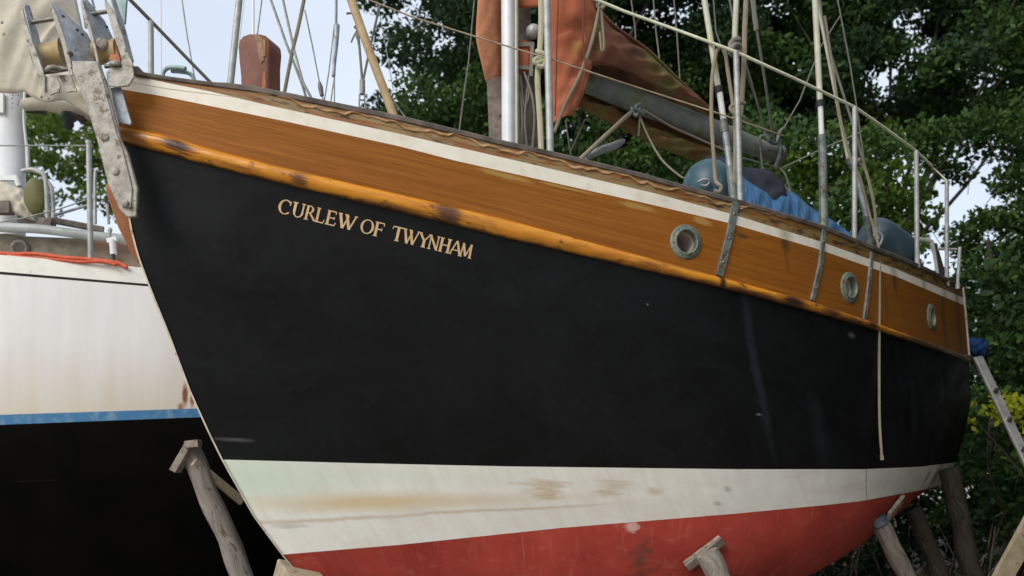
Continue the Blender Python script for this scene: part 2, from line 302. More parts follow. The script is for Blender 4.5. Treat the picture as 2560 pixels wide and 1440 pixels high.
    def ropem(name, c1, c2, k=55):
        m = Mt(name, .85); wv = m.N.new('ShaderNodeTexWave'); wv.inputs['Scale'].default_value = k; wv.inputs['Distortion'].default_value = .6
        m.L.new(m.coord('UV', (1, 3, 1), (0, 0, .6)), wv.inputs['Vector']); c = m.ramp(wv.outputs[1], [(.1, c1), (.6, c2)])
        c = m.mix(m.ramp(m.noise(7, 4), [(.5, 0), (.8, .5)]), c, tuple(x*.5 for x in c1)); return m.set(c, bump=wv.outputs[1], bstr=.6, bdist=.004)
    M['rope'] = ropem('hemp_rope', (.20, .165, .11), (.44, .37, .26)); M['ropecream'] = ropem('cream_rope', (.42, .38, .22), (.68, .63, .42))
    M['ropegrey'] = ropem('grey_rope', (.15, .14, .115), (.33, .31, .26)); M['cord'] = simple('thin_tan_cord', (.25, .19, .12), (.40, .31, .20), 20, .8)
    M['wire'] = simple('steel_wire', (.16, .165, .155), (.30, .31, .29), 20, .5, .3, 0); M['greenwire'] = simple('cream_coated_guard_wire', (.48, .48, .33), (.66, .65, .48), 10, .5)
    M['shroudwhite'] = simple('white_shroud_sleeve', (.46, .45, .33), (.60, .59, .45), 8, .45, 0, .1, extra=((.42, .42, .20), 1, .6))
    M['white'] = simple('white_plastic', (.66, .66, .66), (.78, .78, .78), 6, .4); M['blackrub'] = simple('black_rubber', (.015, .015, .016), (.035, .035, .035), 8, .6)
    # canvases
    def canvas(name, c1, c2, moss, d=.6, k=2.0, mthr=.60, bs=.5):
        m = Mt(name, .88, spec=.2); n = m.noise(k, 5, .6); c = m.ramp(n, [(.3, c1), (.7, c2)])
        c = m.mix(m.ramp(m.noise(k*1.5, 5, .6, m.coord('Object', (1, 1, .5), loc=(2, 9, 4))), [(mthr, 0), (mthr+.10, d)]), c, moss)
        c = m.mix(m.ramp(m.noise(k*9, 5, .7), [(.5, 0), (.8, .35)]), c, tuple(x*.55 for x in c1))
        return m.set(c, bump=m.noise(k*3.2, 6, .6, dist=.6), bstr=bs, bdist=.03)
    M['terra'] = canvas('terracotta_sail_canvas', (.33, .095, .048), (.47, .155, .080), (.42, .34, .08))
    M['terraflap'] = canvas('faded_orange_canvas', (.37, .145, .07), (.49, .215, .115), (.42, .37, .09), k=2.6, mthr=.56)
    M['rust'] = canvas('mildewed_rust_canvas', (.125, .055, .035), (.25, .10, .060), (.12, .12, .035), .8, 2.4, .50)
    M['rustmoss'] = canvas('mossy_brown_canvas', (.10, .052, .022), (.20, .10, .04), (.15, .125, .04), .8, 2.6, .46)
    M['beige'] = canvas('beige_boom_cover', (.47, .42, .33), (.60, .55, .45), (.58, .54, .26), .5, 1.4, .60)
    M['tarp0'] = canvas('blue_tarpaulin', (.025, .10, .23), (.055, .185, .37), (.13, .28, .44), .6, 4, .55, 1.0)
    m = Mt('creased_blue_tarpaulin', .5, spec=.35); g = m.noise(1, 5, .7, m.coord('UV', (26, 2.2, 1), (0, 0, .25)), .8); c = m.ramp(g, [(.3, (.018, .075, .17)), (.5, (.036, .15, .32)), (.66, (.07, .22, .43)), (.76, (.18, .36, .54))])  # light and dark streaks paint crease highlights into the blue
    m.set(m.mix(m.ramp(m.noise(6, 5), [(.5, 0), (.7, .5)]), c, (.03, .10, .20)), bump=g, bstr=.9, bdist=.03); M['tarp'] = m.m; M['bundle'] = canvas('dark_blue_bundle_sheet', (.008, .03, .12), (.02, .07, .22), (.05, .12, .30), .5, 9, .55, 1.0)
    M['darktarp'] = canvas('dark_grey_cover', (.018, .02, .026), (.04, .044, .055), (.10, .12, .11), .5, 4)
    m = Mt('blue_vinyl_fender', .45); M['fender'] = m.set(m.mix(m.ramp(m.noise(9, 5), [(.55, 0), (.7, .5)]), m.ramp(m.noise(3, 4), [(.3, (.025, .065, .09)), (.7, (.055, .115, .15))]), (.16, .20, .21)), bump=m.noise(25), bstr=.1)
    m = Mt('dark_vinyl_fender', .5); M['fender2'] = m.set(m.mix(m.ramp(m.noise(9, 5), [(.55, 0), (.7, .5)]), m.ramp(m.noise(3, 4), [(.3, (.028, .05, .07)), (.7, (.05, .085, .11))]), (.12, .13, .12)), bump=m.noise(25), bstr=.1)
    m = Mt('gold_lettering', .5); M['gold'] = m.set(m.ramp(m.noise(12, 4), [(.3, (.55, .345, .165)), (.7, (.68, .47, .255))]))
    # neighbour boat
    m = Mt('chalky_white_gelcoat', .4); n = m.noise(1.5, 5, .6, m.coord('UV', (2.5, .5, 1))); v = m.noise(1, 4, .6, m.coord('tv', (55, .5, 1)))
    sp = m.N.new('ShaderNodeSeparateXYZ'); m.L.new(m.coord('tv'), sp.inputs[0])
    c = m.ramp(n, [(.3, (.70, .68, .66)), (.7, (.79, .775, .755))]); c = m.mix(m.math('MULTIPLY', m.ramp(v, [(.45, 0), (.75, 1)]), .2), c, (.60, .57, .52))
    low_tint = m.math('ADD', sp.outputs[1], m.math('MULTIPLY', m.math('SUBTRACT', v, .5), .5)); c = m.mix(m.ramp(low_tint, [(.45, 0), (1.0, .65)]), c, (.56, .46, .33))  # beige tint grows towards the waterline
    for cx, cy, rx, ry, k in ((.6285, .88, .0028, .13, 1), (.6335, .93, .0022, .08, .9), (.6255, .99, .003, .05, .8)):
        c = m.mix(m.math('MULTIPLY', m.blob(cx, cy, rx, ry, soft=.6, warp=.1, ws=60), k), c, (.22, .06, .015))
    M['gel'] = m.set(c, bump=n, bstr=.08)
    m = Mt('blue_waterline_paint', .5); v = m.noise(1, 5, .7, m.coord('tv', (160, .6, 1))); M['blue'] = m.set(m.mix(m.ramp(v, [(.48, 0), (.72, .65)]), (.045, .18, .36), (.30, .42, .42)))
    m = Mt('black_bottom_paint', .9, spec=.06); c = m.ramp(m.noise(2), [(.3, (.0015, .0014, .0013)), (.7, (.004, .0036, .003))]); c = m.mix(m.ramp(m.noise(1, 2, .5, m.coord('Object', (2, 2, 60)), 1), [(.76, 0), (.78, .5)]), c, (.04, .04, .035)); M['blackbot'] = m.set(c)
    M['rail'] = simple('off_white_rail_paint', (.56, .54, .48), (.70, .68, .61), 3, .5, 0, .15, extra=((.42, .40, .33), .8, .6)); M['seam'] = simple('dark_seam', (.05, .045, .03), (.10, .09, .06), 9, .7)
    m = Mt('mossy_coachroof', .9); v = m.N.new('ShaderNodeTexVoronoi'); v.inputs['Scale'].default_value = 5; m.L.new(m.coord('Object', (1, 1, 1.6)), v.inputs['Vector'])
    c = m.ramp(m.noise(6, 6, .7), [(.3, (.09, .08, .05)), (.7, (.28, .25, .19))]); c = m.mix(m.ramp(m.noise(1.3), [(.48, 0), (.6, .8)]), c, (.28, .14, .09)); c = m.mix(m.ramp(v.outputs['Distance'], [(.0, .7), (.12, 0)]), c, (.06, .05, .035)); M['moss'] = m.set(c, bump=v.outputs['Distance'], bstr=.5, bdist=.02)
    M['greyrail'] = simple('grey_painted_pipe', (.27, .29, .28), (.40, .42, .41), 5, .5, 0, .1); M['orange'] = simple('orange_rope', (.48, .06, .022), (.66, .12, .045), 20, .7)
    M['olive'] = simple('olive_horseshoe', (.09, .085, .02), (.15, .14, .04), 4, .6); M['darkbrown'] = simple('dark_brown_gear', (.05, .035, .028), (.12, .085, .06), 8, .8)
    # ladder / vegetation
    M['ladder'] = simple('dull_ladder_aluminium', (.20, .20, .20), (.32, .32, .32), 8, .5, .4, .15)
    def leaf(name, c1, c2, tr=.35):
        m = Mt(name, .6, spec=.2); g = m.N.new('ShaderNodeNewGeometry'); c = m.ramp(g.outputs['Random Per Island'], [(.0, c1), (1, c2)])
        c = m.mix(m.ramp(m.noise(.8, 3), [(.35, 0), (.7, .6)]), c, tuple(x*.7 for x in c1)); m.set(c)
        t = m.N.new('ShaderNodeBsdfTranslucent'); m.L.new(c, t.inputs[0]); ms = m.N.new('ShaderNodeMixShader'); ms.inputs[0].default_value = tr
        m.L.new(m.b.outputs[0], ms.inputs[1]); m.L.new(t.outputs[0], ms.inputs[2]); m.L.new(ms.outputs[0], m.N['Material Output'].inputs[0]); return m.m
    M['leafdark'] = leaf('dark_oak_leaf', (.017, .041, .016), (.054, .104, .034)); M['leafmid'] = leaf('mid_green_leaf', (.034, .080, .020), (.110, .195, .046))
    M['leafbright'] = leaf('bright_green_leaf', (.09, .14, .03), (.24, .28, .07), .5); M['leafsunlit'] = leaf('sunlit_yellow_leaf', (.45, .50, .03), (.70, .72, .08), .5)  # sunlight painted into the colours of both leaf materials
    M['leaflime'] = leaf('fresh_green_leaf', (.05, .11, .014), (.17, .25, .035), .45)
    M['bark'] = simple('bark', (.03, .025, .018), (.075, .06, .045), 9, .9, bstr=.8)
    m = Mt('boatyard_ground', .95); c = m.ramp(m.noise(1.2, 6, .7), [(.35, (.24, .215, .18)), (.6, (.33, .30, .25)), (.75, (.17, .17, .10))]); M['ground'] = m.set(c, bump=m.noise(9, 6), bstr=.7, bdist=.04)  # pale tone chosen to bounce light up under the hull
    m = Mt('leaf_litter_soil', .95); M['soil'] = m.set(m.ramp(m.noise(3, 6, .7), [(.35, (.022, .018, .012)), (.65, (.055, .045, .028))]), bump=m.noise(12, 6), bstr=.8, bdist=.04)
    M['grass'] = leaf('dry_grass_blade', (.045, .05, .02), (.14, .13, .06), .2)
make_materials()
# ------------------------------------------------------------------ ground
mb = MB(); n = 60
G = [[Vector((x, y, .05*math.sin(x*.7)*math.sin(y*.5) if abs(x) < 40 and y < 60 else 0)) for x in np.concatenate([[-600, -100], np.linspace(-30, 30, n), [100, 600]])] for y in np.concatenate([[-300, -40], np.linspace(-8, 45, n), [150, 900]])]
mb.grid(G); gr = mb.build('ground', M['ground']); tag(gr, kind='structure')
mb = MB(); mb.grid([[Vector((x, y, .004+(.05*math.sin(x*.7)*math.sin(y*.5) if abs(x) < 40 and y < 60 else 0))) for x in np.linspace(-30, 30, 60)] for y in np.linspace(8.0, 44, 50)]); tag(mb.build('earth_verge', M['soil']), kind='structure')
# ------------------------------------------------------------------ main boat hull
PHI = math.radians(29.5); DV = Vector((math.cos(PHI), math.sin(PHI), 0)); NV = Vector((math.sin(PHI), -math.cos(PHI), 0))
O0 = Vector((-2.339, 5.25, 0))
S = np.linspace(0, 7.9, 900); TH = np.radians(np.interp(S, [0, 3.5, 4.85, 6.3, 7.9], [-5, 17, 35, 47, 53])); ds = S[1]
XX = O0.x+np.cumsum(np.cos(TH))*ds; YY = O0.y+np.cumsum(np.sin(TH))*ds
AA = (XX-O0.x)*math.cos(PHI)+(YY-O0.y)*math.sin(PHI); BB = (XX-O0.x)*math.sin(PHI)-(YY-O0.y)*math.cos(PHI)
TT = (AA-AA[0])/(AA[-1]-AA[0])
def bdeck(t): return float(np.interp(t, TT, BB)) if t > 0 else 0.
BEND = float(BB[-1])
def interp(tab, x):
    xs, ys = zip(*tab)
    if x < xs[0]: return ys[0]+(x-xs[0])*(ys[1]-ys[0])/(xs[1]-xs[0])
    if x > xs[-1]: return ys[-1]+(x-xs[-1])*(ys[-1]-ys[-2])/(xs[-1]-xs[-2])
    return float(np.interp(x, xs, ys))
T_cap = [(333, 181), (420, 196), (545, 212), (650, 226), (1000, 297), (1250, 357), (1400, 391), (1600, 439), (1720, 473), (1850, 507), (2050, 567), (2200, 627), (2300, 667), (2405, 718)]
T_s1 = [(333, 190), (522, 228), (661, 261), (1000, 335), (1293, 402), (1640, 484), (1825, 534), (2052, 604), (2240, 672), (2410, 745)]
T_s2 = [(308, 224), (405, 240), (550, 270), (717, 304), (1000, 366), (1140, 402), (1640, 514), (1825, 558), (2049, 624), (2240, 691), (2412, 764)]
T_k1 = [(305, 318), (403, 337), (550, 380), (717, 422), (1000, 487), (1250, 545), (1640, 651), (1790, 691), (2030, 756), (2180, 806), (2300, 850), (2420, 893)]
T_k2 = [(315, 358), (467, 400), (689, 456), (1000, 530), (1250, 592), (1640, 682), (1790, 717), (2030, 780), (2180, 823), (2300, 862), (2420, 906)]
T_b = [(558, 1149), (900, 1158), (1270, 1166), (1840, 1173), (2160, 1173), (2300, 1167), (2390, 1156)]
T_r = [(712, 1386), (1000, 1362), (1400, 1320), (1840, 1284), (2060, 1263), (2150, 1253), (2300, 1226), (2350, 1214)]
STEM = [(180, 284), (330, 299), (480, 317), (566, 328), (640, 347), (710, 373), (841, 426), (976, 476), (1080, 523), (1155, 560), (1290, 636), (1388, 708), (1440, 752)]
ENDX = [(700, 2404), (765, 2411), (905, 2423), (1000, 2428), (1080, 2413), (1156, 2390), (1214, 2352)]
def stemx(y): return interp(STEM, y)
def row(ytab, k0, km, k1, n=300):
    """one longitudinal hull line: list of points from stem to transom (port side) plus (a,b,z)"""
    x0 = 350
    for _ in range(12): x0 = stemx(ytab(x0))
    x1 = 2400
    for _ in range(12): x1 = interp(ENDX, ytab(x1))
    def solve(x, b):
        kx = (x-1280)/F; o = O0+NV*b
        return (kx*o.y-o.x)/(DV.x-kx*DV.y)
    a0, a1 = solve(x0, 0), solve(x1, BEND*k1); out = []
    for i in range(n):
        t = i/(n-1); t = t if t > .06 else t
        e = min(t/.45, 1); k = k0+(km-k0)*(e*e*(3-2*e))
        if t > .5: e = (t-.5)/.5; k = km+(k1-km)*e*e
        b = bdeck(t)*k; a = a0+(a1-a0)*t; p = O0+DV*a+NV*b; x = 1280+F*p.x/p.y
        out.append((a, b, ZC+(HY-ytab(x))*p.y/F))
    return out
def W(abz, side=1): return O0+DV*abz[0]+NV*abz[1]*side+Vector((0, 0, abz[2]))
NS = 300
def lerprow(A, B, f): return [tuple(x+(y-x)*f for x, y in zip(p, q)) for p, q in zip(A, B)]
r_cap = row(lambda x: interp(T_cap, x), 1., 1., 1.)
r_s1 = row(lambda x: interp(T_s1, x), 1., 1., 1.)
r_s2 = row(lambda x: interp(T_s2, x), .99, 1., 1.)
r_k1 = row(lambda x: interp(T_k1, x), .95, 1., .99)
r_k2 = row(lambda x: interp(T_k2, x), .94, 1., .985)
def kk(v): return (.94-.42*v**.9, 1-.05*v**2.4, .985-.36*v**2.2)
black_rows = []
for i in range(25):
    v = i/24; k = kk(v)
    black_rows.append(row(lambda x, v=v: interp(T_k2, x)*(1-v)+interp(T_b, x)*v, *k))
kb = kk(1); kr = (.42, .90, .40)
boot_rows = []
for i in range(10):
    v = i/9; k = tuple(p+(q-p)*v for p, q in zip(kb, kr))
    boot_rows.append(row(lambda x, v=v: interp(T_b, x)*(1-v)+interp(T_r, x)*v, *k))
rr = boot_rows[-1]; red_rows = []
for i in range(22):
    w_ = i/21; out = []
    for j, (a, b, z) in enumerate(rr):
        t = j/(NS-1); D = .36+.75*math.sin(math.pi*min(1, t)**.85)**.8 if t < 1 else .36
        D = .50*(1-t)+.10*t+.55*math.sin(math.pi*t**.9)
        fore = .46*w_*(1-t)**3; aft = 1.0*w_*t**4
        ca, sa = math.cos(w_*math.pi/2), math.sin(w_*math.pi/2)
        mixk = min(1, t/.25); bb = (b-.05*min(1, b/.05))*(ca**(.8)*mixk+(1-w_)*(1-mixk)) + .05*min(1, b/.05)
        out.append((a+fore-aft, bb, z-D*(sa*mixk+w_*(1-mixk))))
    red_rows.append(out)
hull_base = O0+DV*3.6+Vector((0, 0, .25))
boat = thing('sailing_boat', 'varnished timber and black hulled yacht named CURLEW OF TWYNHAM propped on logs', 'sailing boat', hull_base)
def band(name, rows, mat, port_only=False, skip=None, sides=(1, -1)):
    mb = MB(); R = len(rows)
    for side in sides:
        G = [[W(p, side) for p in r_] for r_ in rows]; U = []; U2 = []
        mid = G[R//2]; cum = [0]
        for j in range(1, NS): cum.append(cum[-1]+(mid[j]-mid[j-1]).length)
        for i in range(R):
            U.append([(cum[j], (G[i][j].z if name in ('topside', 'bottom') else i/(R-1)*(.42 if name == 'varnished_planking' else .12 if R < 8 else .4))) for j in range(NS)]); U2.append([(j/(NS-1)+(0 if side == 1 else 3), i/(R-1)) for j in range(NS)])
        mb.grid(G, U, U2, flip=(side == -1), skip=(skip(G) if skip and side == 1 else None))
    return mb.build(name, mat, boat)
def multi(A, B, n): return [lerprow(A, B, i/n) for i in range(n+1)]
wood_rows = multi(r_s2, r_k1, 18)
# ray tools: point of the real hull surface seen at a photo pixel
_mb = MB()
for rows in (multi(r_cap, r_s1, 2), multi(r_s1, r_s2, 2), multi(r_s2, r_k1, 4), multi(r_k1, r_k2, 2), black_rows, boot_rows, red_rows):
    _mb.grid([[W(p) for p in r_] for r_ in rows])
BV = BVHTree.FromPolygons([Vector(p) for p in _mb.v], _mb.f); CP = Vector((0, 0, ZC))
def hit(x, y, off=0.):
    d = (P(x, y, 1)-CP).normalized(); h, nrm, _, _ = BV.ray_cast(CP, d)
    if h is None: return None, None
    if nrm.dot(d) > 0: nrm = -nrm
    return h+nrm*off, nrm
ports = [(1715, 605, .105), (2124, 719, .105), (2328, 793, .105)]
port_hits = [hit(x, y) for x, y, _ in ports]
def skipper(G):
    def f(i, j):
        c = (G[i][j]+G[i+1][j+1])/2
        return any(h is not None and (c-h).length < .082 for h, _ in port_hits)
    return f
# painted / varnished bands of the hull, each its own part
for nm, rows, mt in (('bulwark_band', multi(r_cap, r_s1, 4), 'bulwark'), ('stripe', multi(r_s1, r_s2, 4), 'cream'), ('topside', black_rows, 'black'), ('boot_top', boot_rows, 'boot'), ('bottom', red_rows, 'red')):
    band(nm, rows, M[mt])
band('varnished_planking', wood_rows, M['wood'], skip=skipper)
# transom
mb = MB(); allr = [r_cap, r_s2, r_k1]+black_rows[::3]+boot_rows[::3]+red_rows[::3]
mb.grid([[W((r_[-1][0], r_[-1][1]*s_, r_[-1][2])) for s_ in np.linspace(1, -1, 9)] for r_ in allr]); mb.build('transom', M['wood'], boat)
mb = MB(); mb.tube([W(r_[-1])+NV*.004 for r_ in [r_cap, r_s1, r_s2, r_k1]], .012, 6); mb.build('transom_moulding', M['stem'], boat)
# deck
mb = MB(); mb.grid([[W((p[0], p[1]*s_, p[2]-.06+.04*(1-s_*s_))) for s_ in np.linspace(1, -1, 9)] for p in r_cap[::6]]); mb.build('deck', M['deck'], boat)
# cap rail (box section following the sheer, both sides)
def caprail(side):
    mb = MB(); G = []
    for j in range(0, NS, 3):
        p = W(r_cap[j], side); q = NV*side
        step = .0 if p.x*F/p.y+1280 < 548 else .008
        h = .014+step
        G.append([p+q*.012+Vector((0, 0, -.012)), p+q*.014+Vector((0, 0, h-.012)), p+q*.006+Vector((0, 0, h-.004)), p-q*.055+Vector((0, 0, h-.004)), p-q*.055+Vector((0, 0, -.04)), p+q*.012+Vector((0, 0, -.012))])
    mb.grid(G, [[(i*.03, k*.03) for k in range(6)] for i in range(len(G))], smooth=False, flip=(side == -1)); return mb
for side in (1, -1): caprail(side).build('cap_rail', M['cap'], boat)
# lifted wavy edge of old varnished trim under the cap
mb = MB(); G = []; prev = 0
for j in range(22, 172):
    p, s1 = W(r_cap[j]), W(r_s1[j]); x = j*.11
    fr = .42+.14*math.sin(x*2.9)+.08*math.sin(x*7.3+1)+.06*math.sin(x*13.1)+random.uniform(-.05, .05); fr = max(.06, min(.7, fr))*(1 if j < 140 else max(.05, 1-(j-140)/32))
    if j < 40: fr *= (j-22)/18
    e = p.lerp(s1, fr)
    e0 = p.lerp(s1, max(0, fr-.20)); G.append([e0+NV*.002, e+NV*(.010+.004*math.sin(x*5)), e+NV*.002-Vector((0, 0, .004))])
mb.grid(G, [[(i*.03, k*.03) for k in range(3)] for i in range(len(G))], smooth=False); mb.build('lifted_trim', M['peel'], boat)
# rubbing strake (both sides)
for side in (1, -1):
    mb = MB(); G, U, U2 = [], [], []; l = 0
    for j in range(NS):
        T, B = W(r_k1[j], side), W(r_k2[j], side); pn, nx = W(r_k1[min(j+1, NS-1)], side), W(r_k1[max(j-1, 0)], side)
        d = (pn-nx).normalized(); nn = Vector((d.y, -d.x, 0)).normalized()*side
        bul = .052-.022*j/NS; c = (T+B)/2; l += (pn-nx).length/2
        jit = 1+.05*math.sin(j*.23)+.04*math.sin(j*.71)
        G.append([c+(T-B)/2*math.cos(a)*1.0+nn*bul*math.sin(a)*jit for a in np.linspace(0, math.pi, 13)])
        U.append([(l, k*.01) for k in range(13)]); U2.append([(j/(NS-1)+(0 if side == 1 else 3), k/12) for k in range(13)])
    mb.grid(G, U, U2, flip=(side == 1)); mb.add(G[0], [tuple(range(13))], smooth=False); mb.build('rubbing_strake', M['strake'], boat)
# pale stem band and the varnished stem timber ahead of it
def stem_pt(y):
    x = stemx(y); kx = (x-1280)/F; a = (kx*O0.y-O0.x)/(DV.x-kx*DV.y); Y = O0.y+DV.y*a; return P(x, y, Y)
mb = MB(); ys = np.linspace(230, 1440, 50); mb.grid([[stem_pt(y)+NV*.009-DV*.001, stem_pt(y)+NV*.002-DV*.010, stem_pt(y)-NV*.012-DV*.006, stem_pt(y)-NV*.014+DV*.02] for y in ys], [[(y*.01, k*.02) for k in range(4)] for y in ys])
mb.build('stem_band', M['stem'], boat)
mb = MB(); ys = np.linspace(440, 650, 16)
mb.grid([[stem_pt(y)+NV*-.005-DV*.006, stem_pt(y)-NV*.02-DV*(.012+.115*max(0, (650-y)/210)**.8*min(1, (y-430)/40)), stem_pt(y)-NV*.05-DV*(.012+.115*max(0, (650-y)/210)**.8*min(1, (y-430)/40)), stem_pt(y)-NV*.06] for y in ys])
mb.build('stem_timber', M['brownwood'], boat)
# keel and rudder
mb = MB(); G = []
for z, s_ in ((1.2, 1.5), (.9, 1), (.6, 1.05), (.3, 1.1), (.26, .9)):
    a0, a1 = 1.6+(1.2-z)*.7, 5.0; G.append([O0+DV*(a0+(a1-a0)*(.5-.5*math.cos(th)))+NV*.09*s_*math.sin(th)+Vector((0, 0, z)) for th in np.linspace(0, 2*math.pi, 33)])
G2 = [[g[0]+(p-g[0])*0 if False else p for p in g] for g in G]
mb.grid(G2, flip=True); mb.add(G2[-1][:-1], [tuple(range(32))], smooth=False); mb.build('keel', M['red'], boat)
# ------------------------------------------------------------------ portholes
for (x, y, r), (h, nrm) in zip(ports, port_hits):
    mb = MB(); mb.lathe(h, nrm, [(.070, -.03), (.070, .010), (.073, .017), (.080, .018), (.082, .013), (.098, .011), (.108, .007), (.113, -.004)], 40)
    fr = mb.build('porthole', M['patina'], boat)
    for k in range(6):
        a = k*math.pi/3+.4; e1 = nrm.orthogonal().normalized(); e2 = nrm.cross(e1); b_ = MB(); b_.lathe(h+(e1*math.cos(a)+e2*math.sin(a))*.092+nrm*.010, nrm, [(.0065, 0), (.0065, .003), (.001, .005)], 8); b_.build('screw', M['iron'], fr)
    mb = MB(); mb.lathe(h, nrm, [(.0705, .0), (.0705, -.16)], 32); mb.build('port_liner', M['liner'], fr)
    mb = MB(); mb.lathe(h, nrm, [(.0715, -.15), (.001, -.15)], 32); mb.build('curtain', M['curtain'], fr)
    mb = MB(); mb.lathe(h, nrm, [(.0700, -.110), (.001, -.110)], 32); mb.build('pane', M['glass'], fr)
# ------------------------------------------------------------------ lettering  CURLEW OF TWYNHAM
def letter_shapes(ch):
    K, t, s = .17, .10, .065   # thick, thin, serif height (cap height 1); returns (strokes, width)
    Q = []
    def st(x0, y0, x1, y1, w0, w1=None): Q.append([(x0-w0/2, y0), (x0+w0/2, y0), (x1+(w1 or w0)/2, y1), (x1-(w1 or w0)/2, y1)])
    def hb(x0, x1, y, h=None, lean=0): h = h or t*.8; Q.append([(x0, y-h/2), (x1, y-h/2), (x1+lean, y+h/2), (x0-lean, y+h/2)])
    def serif(x, y, w=.32): Q.append([(x-w/2, y-s/2), (x+w/2, y-s/2), (x+w/2*.8, y+s/2), (x-w/2*.8, y+s/2)])
    def arc(cx, cy, rx, ry, a0, a1, n=14, tk=K, tn=.07):
        for i in range(n):
            q = []
            for a, o in ((a0+(a1-a0)*i/n, 1), (a0+(a1-a0)*(i+1)/n, 1), (a0+(a1-a0)*(i+1)/n, -1), (a0+(a1-a0)*i/n, -1)):
                w_ = tn+(tk-tn)*abs(math.cos(a)); q.append((cx+(rx+o*w_/2)*math.cos(a), cy+(ry+o*tn/2)*math.sin(a)))
            Q.append(q)
    pi = math.pi
    if ch == 'C': arc(.46, .5, .36, .465, .24*pi, 1.78*pi, 20); st(.74, .66, .76, .93, .06); 
    elif ch == 'O': arc(.48, .5, .38, .465, 0, 2*pi, 26)
    elif ch == 'U': st(.17, .96, .17, .36, K); arc(.43, .36, .26, .325, pi, 2*pi, 14, .13); st(.69, .36, .69, .96, t); serif(.17, .967, .34); serif(.69, .967, .28)
    elif ch == 'R': st(.2, .03, .2, .97, K); arc(.36, .73, .22, .225, -.5*pi, .5*pi, 10); hb(.2, .38, .955, .07); hb(.2, .38, .505, .07); st(.84, .04, .40, .5, .2, .15); serif(.2, .033); serif(.84, .033, .2)
    elif ch == 'L': st(.2, .03, .2, .97, K); hb(.2, .68, .04, .08); st(.68, .04, .72, .26, .06); serif(.2, .967); serif(.2, .033)
    elif ch == 'E': st(.2, .03, .2, .97, K); hb(.2, .70, .04, .08); st(.70, .04, .74, .25, .06); hb(.2, .60, .51, .08); st(.60, .41, .60, .61, .05); hb(.2, .66, .96, .08); st(.66, .96, .67, .78, .06); serif(.2, .967); serif(.2, .033)
    elif ch == 'F': st(.2, .03, .2, .97, K); hb(.2, .58, .51, .08); st(.58, .40, .58, .62, .05); hb(.2, .68, .96, .08); st(.68, .96, .69, .76, .06); serif(.2, .967); serif(.2, .033)
    elif ch == 'T': st(.42, .03, .42, .97, K); hb(.05, .80, .96, .08); st(.05, .96, .03, .76, .05); st(.80, .96, .82, .76, .05); serif(.42, .033)
    elif ch == 'W': st(.10, .97, .38, .0, K); st(.38, .0, .62, .90, t); st(.50, .97, .78, .0, K); st(.78, .0, 1.06, .97, t); serif(.12, .967, .26); serif(.50, .967, .26); serif(1.06, .967, .22)
    elif ch == 'Y': st(.08, .97, .42, .46, K, K); st(.76, .97, .42, .46, t, t); st(.42, .03, .42, .5, K); serif(.09, .967, .28); serif(.77, .967, .24); serif(.42, .033)
    elif ch == 'N': st(.16, .03, .16, .97, t); st(.12, .97, .72, .02, K); st(.72, .0, .72, .97, t); serif(.16, .033, .26); serif(.10, .967, .22); serif(.72, .967, .24)
    elif ch == 'H': st(.18, .03, .18, .97, K); st(.68, .03, .68, .97, K); hb(.18, .68, .51, .08); [serif(a, b, .30) for a in (.18, .68) for b in (.033, .967)]
    elif ch == 'A': st(.08, .03, .42, .97, t); st(.80, .03, .44, 1.0, K, K*.9); hb(.22, .64, .34, .07); serif(.09, .033, .24); serif(.81, .033, .30)
    elif ch == 'M': st(.14, .03, .20, .97, t); st(.20, .97, .50, .08, K); st(.50, .08, .82, .97, t); st(.86, .03, .82, .97, K); serif(.14, .033, .24); serif(.87, .033, .28)
    return Q
LET = [('C', 155, 150), ('U', 312, 140), ('R', 458, 135), ('L', 572, 112), ('E', 700, 125), ('W', 890, 215), ('O', 1130, 155), ('F', 1266, 118), ('T', 1492, 140), ('W', 1645, 185), ('Y', 1805, 140), ('N', 1915, 125), ('H', 2052, 145), ('A', 2185, 145), ('M', 2302, 140)]
NATW = dict(C=.86, U=.80, R=.90, L=.74, E=.76, W=1.16, O=.96, F=.74, T=.84, Y=.84, N=.84, H=.88, A=.92, M=1.0)
ax = Vector((math.cos(math.radians(13.2)), math.sin(math.radians(13.2)))); up = Vector((math.sin(math.radians(13.2)), -math.cos(math.radians(13.2))))
letter_root = None
lroot = bpy.data.objects.new('name_lettering', None); COL.objects.link(lroot); lroot.parent = boat; lroot.location = hit(940, 570)[0]-hull_base
lay = 0
for ch, cx, wd in LET:
    # centre of the letter on the mid-height line, photo pixels
    mx_ = 680+cx/4.74; my_ = 470+(225+(cx-155)*(740-225)/(2302-155))/4.74; h_ = 37.5-1.5*(cx/2300); wpx = wd/4.74*1.08
    mb = MB()
    for q in letter_shapes(ch):
        lay += 1; vs = []
        # subdivide quad for curvature is unnecessary at this size
        for (u_, v_) in q:
            e = ax*((u_/NATW[ch]-.5)*wpx)+up*((v_-.5)*h_)
            vs.append(hit(mx_+e.x, my_+e.y, .0022+.00015*(lay % 9))[0])
        mb.add(vs, [(0, 1, 2, 3)], smooth=False)
    mb.build('letter', M['gold'], lroot)
lay_done = True
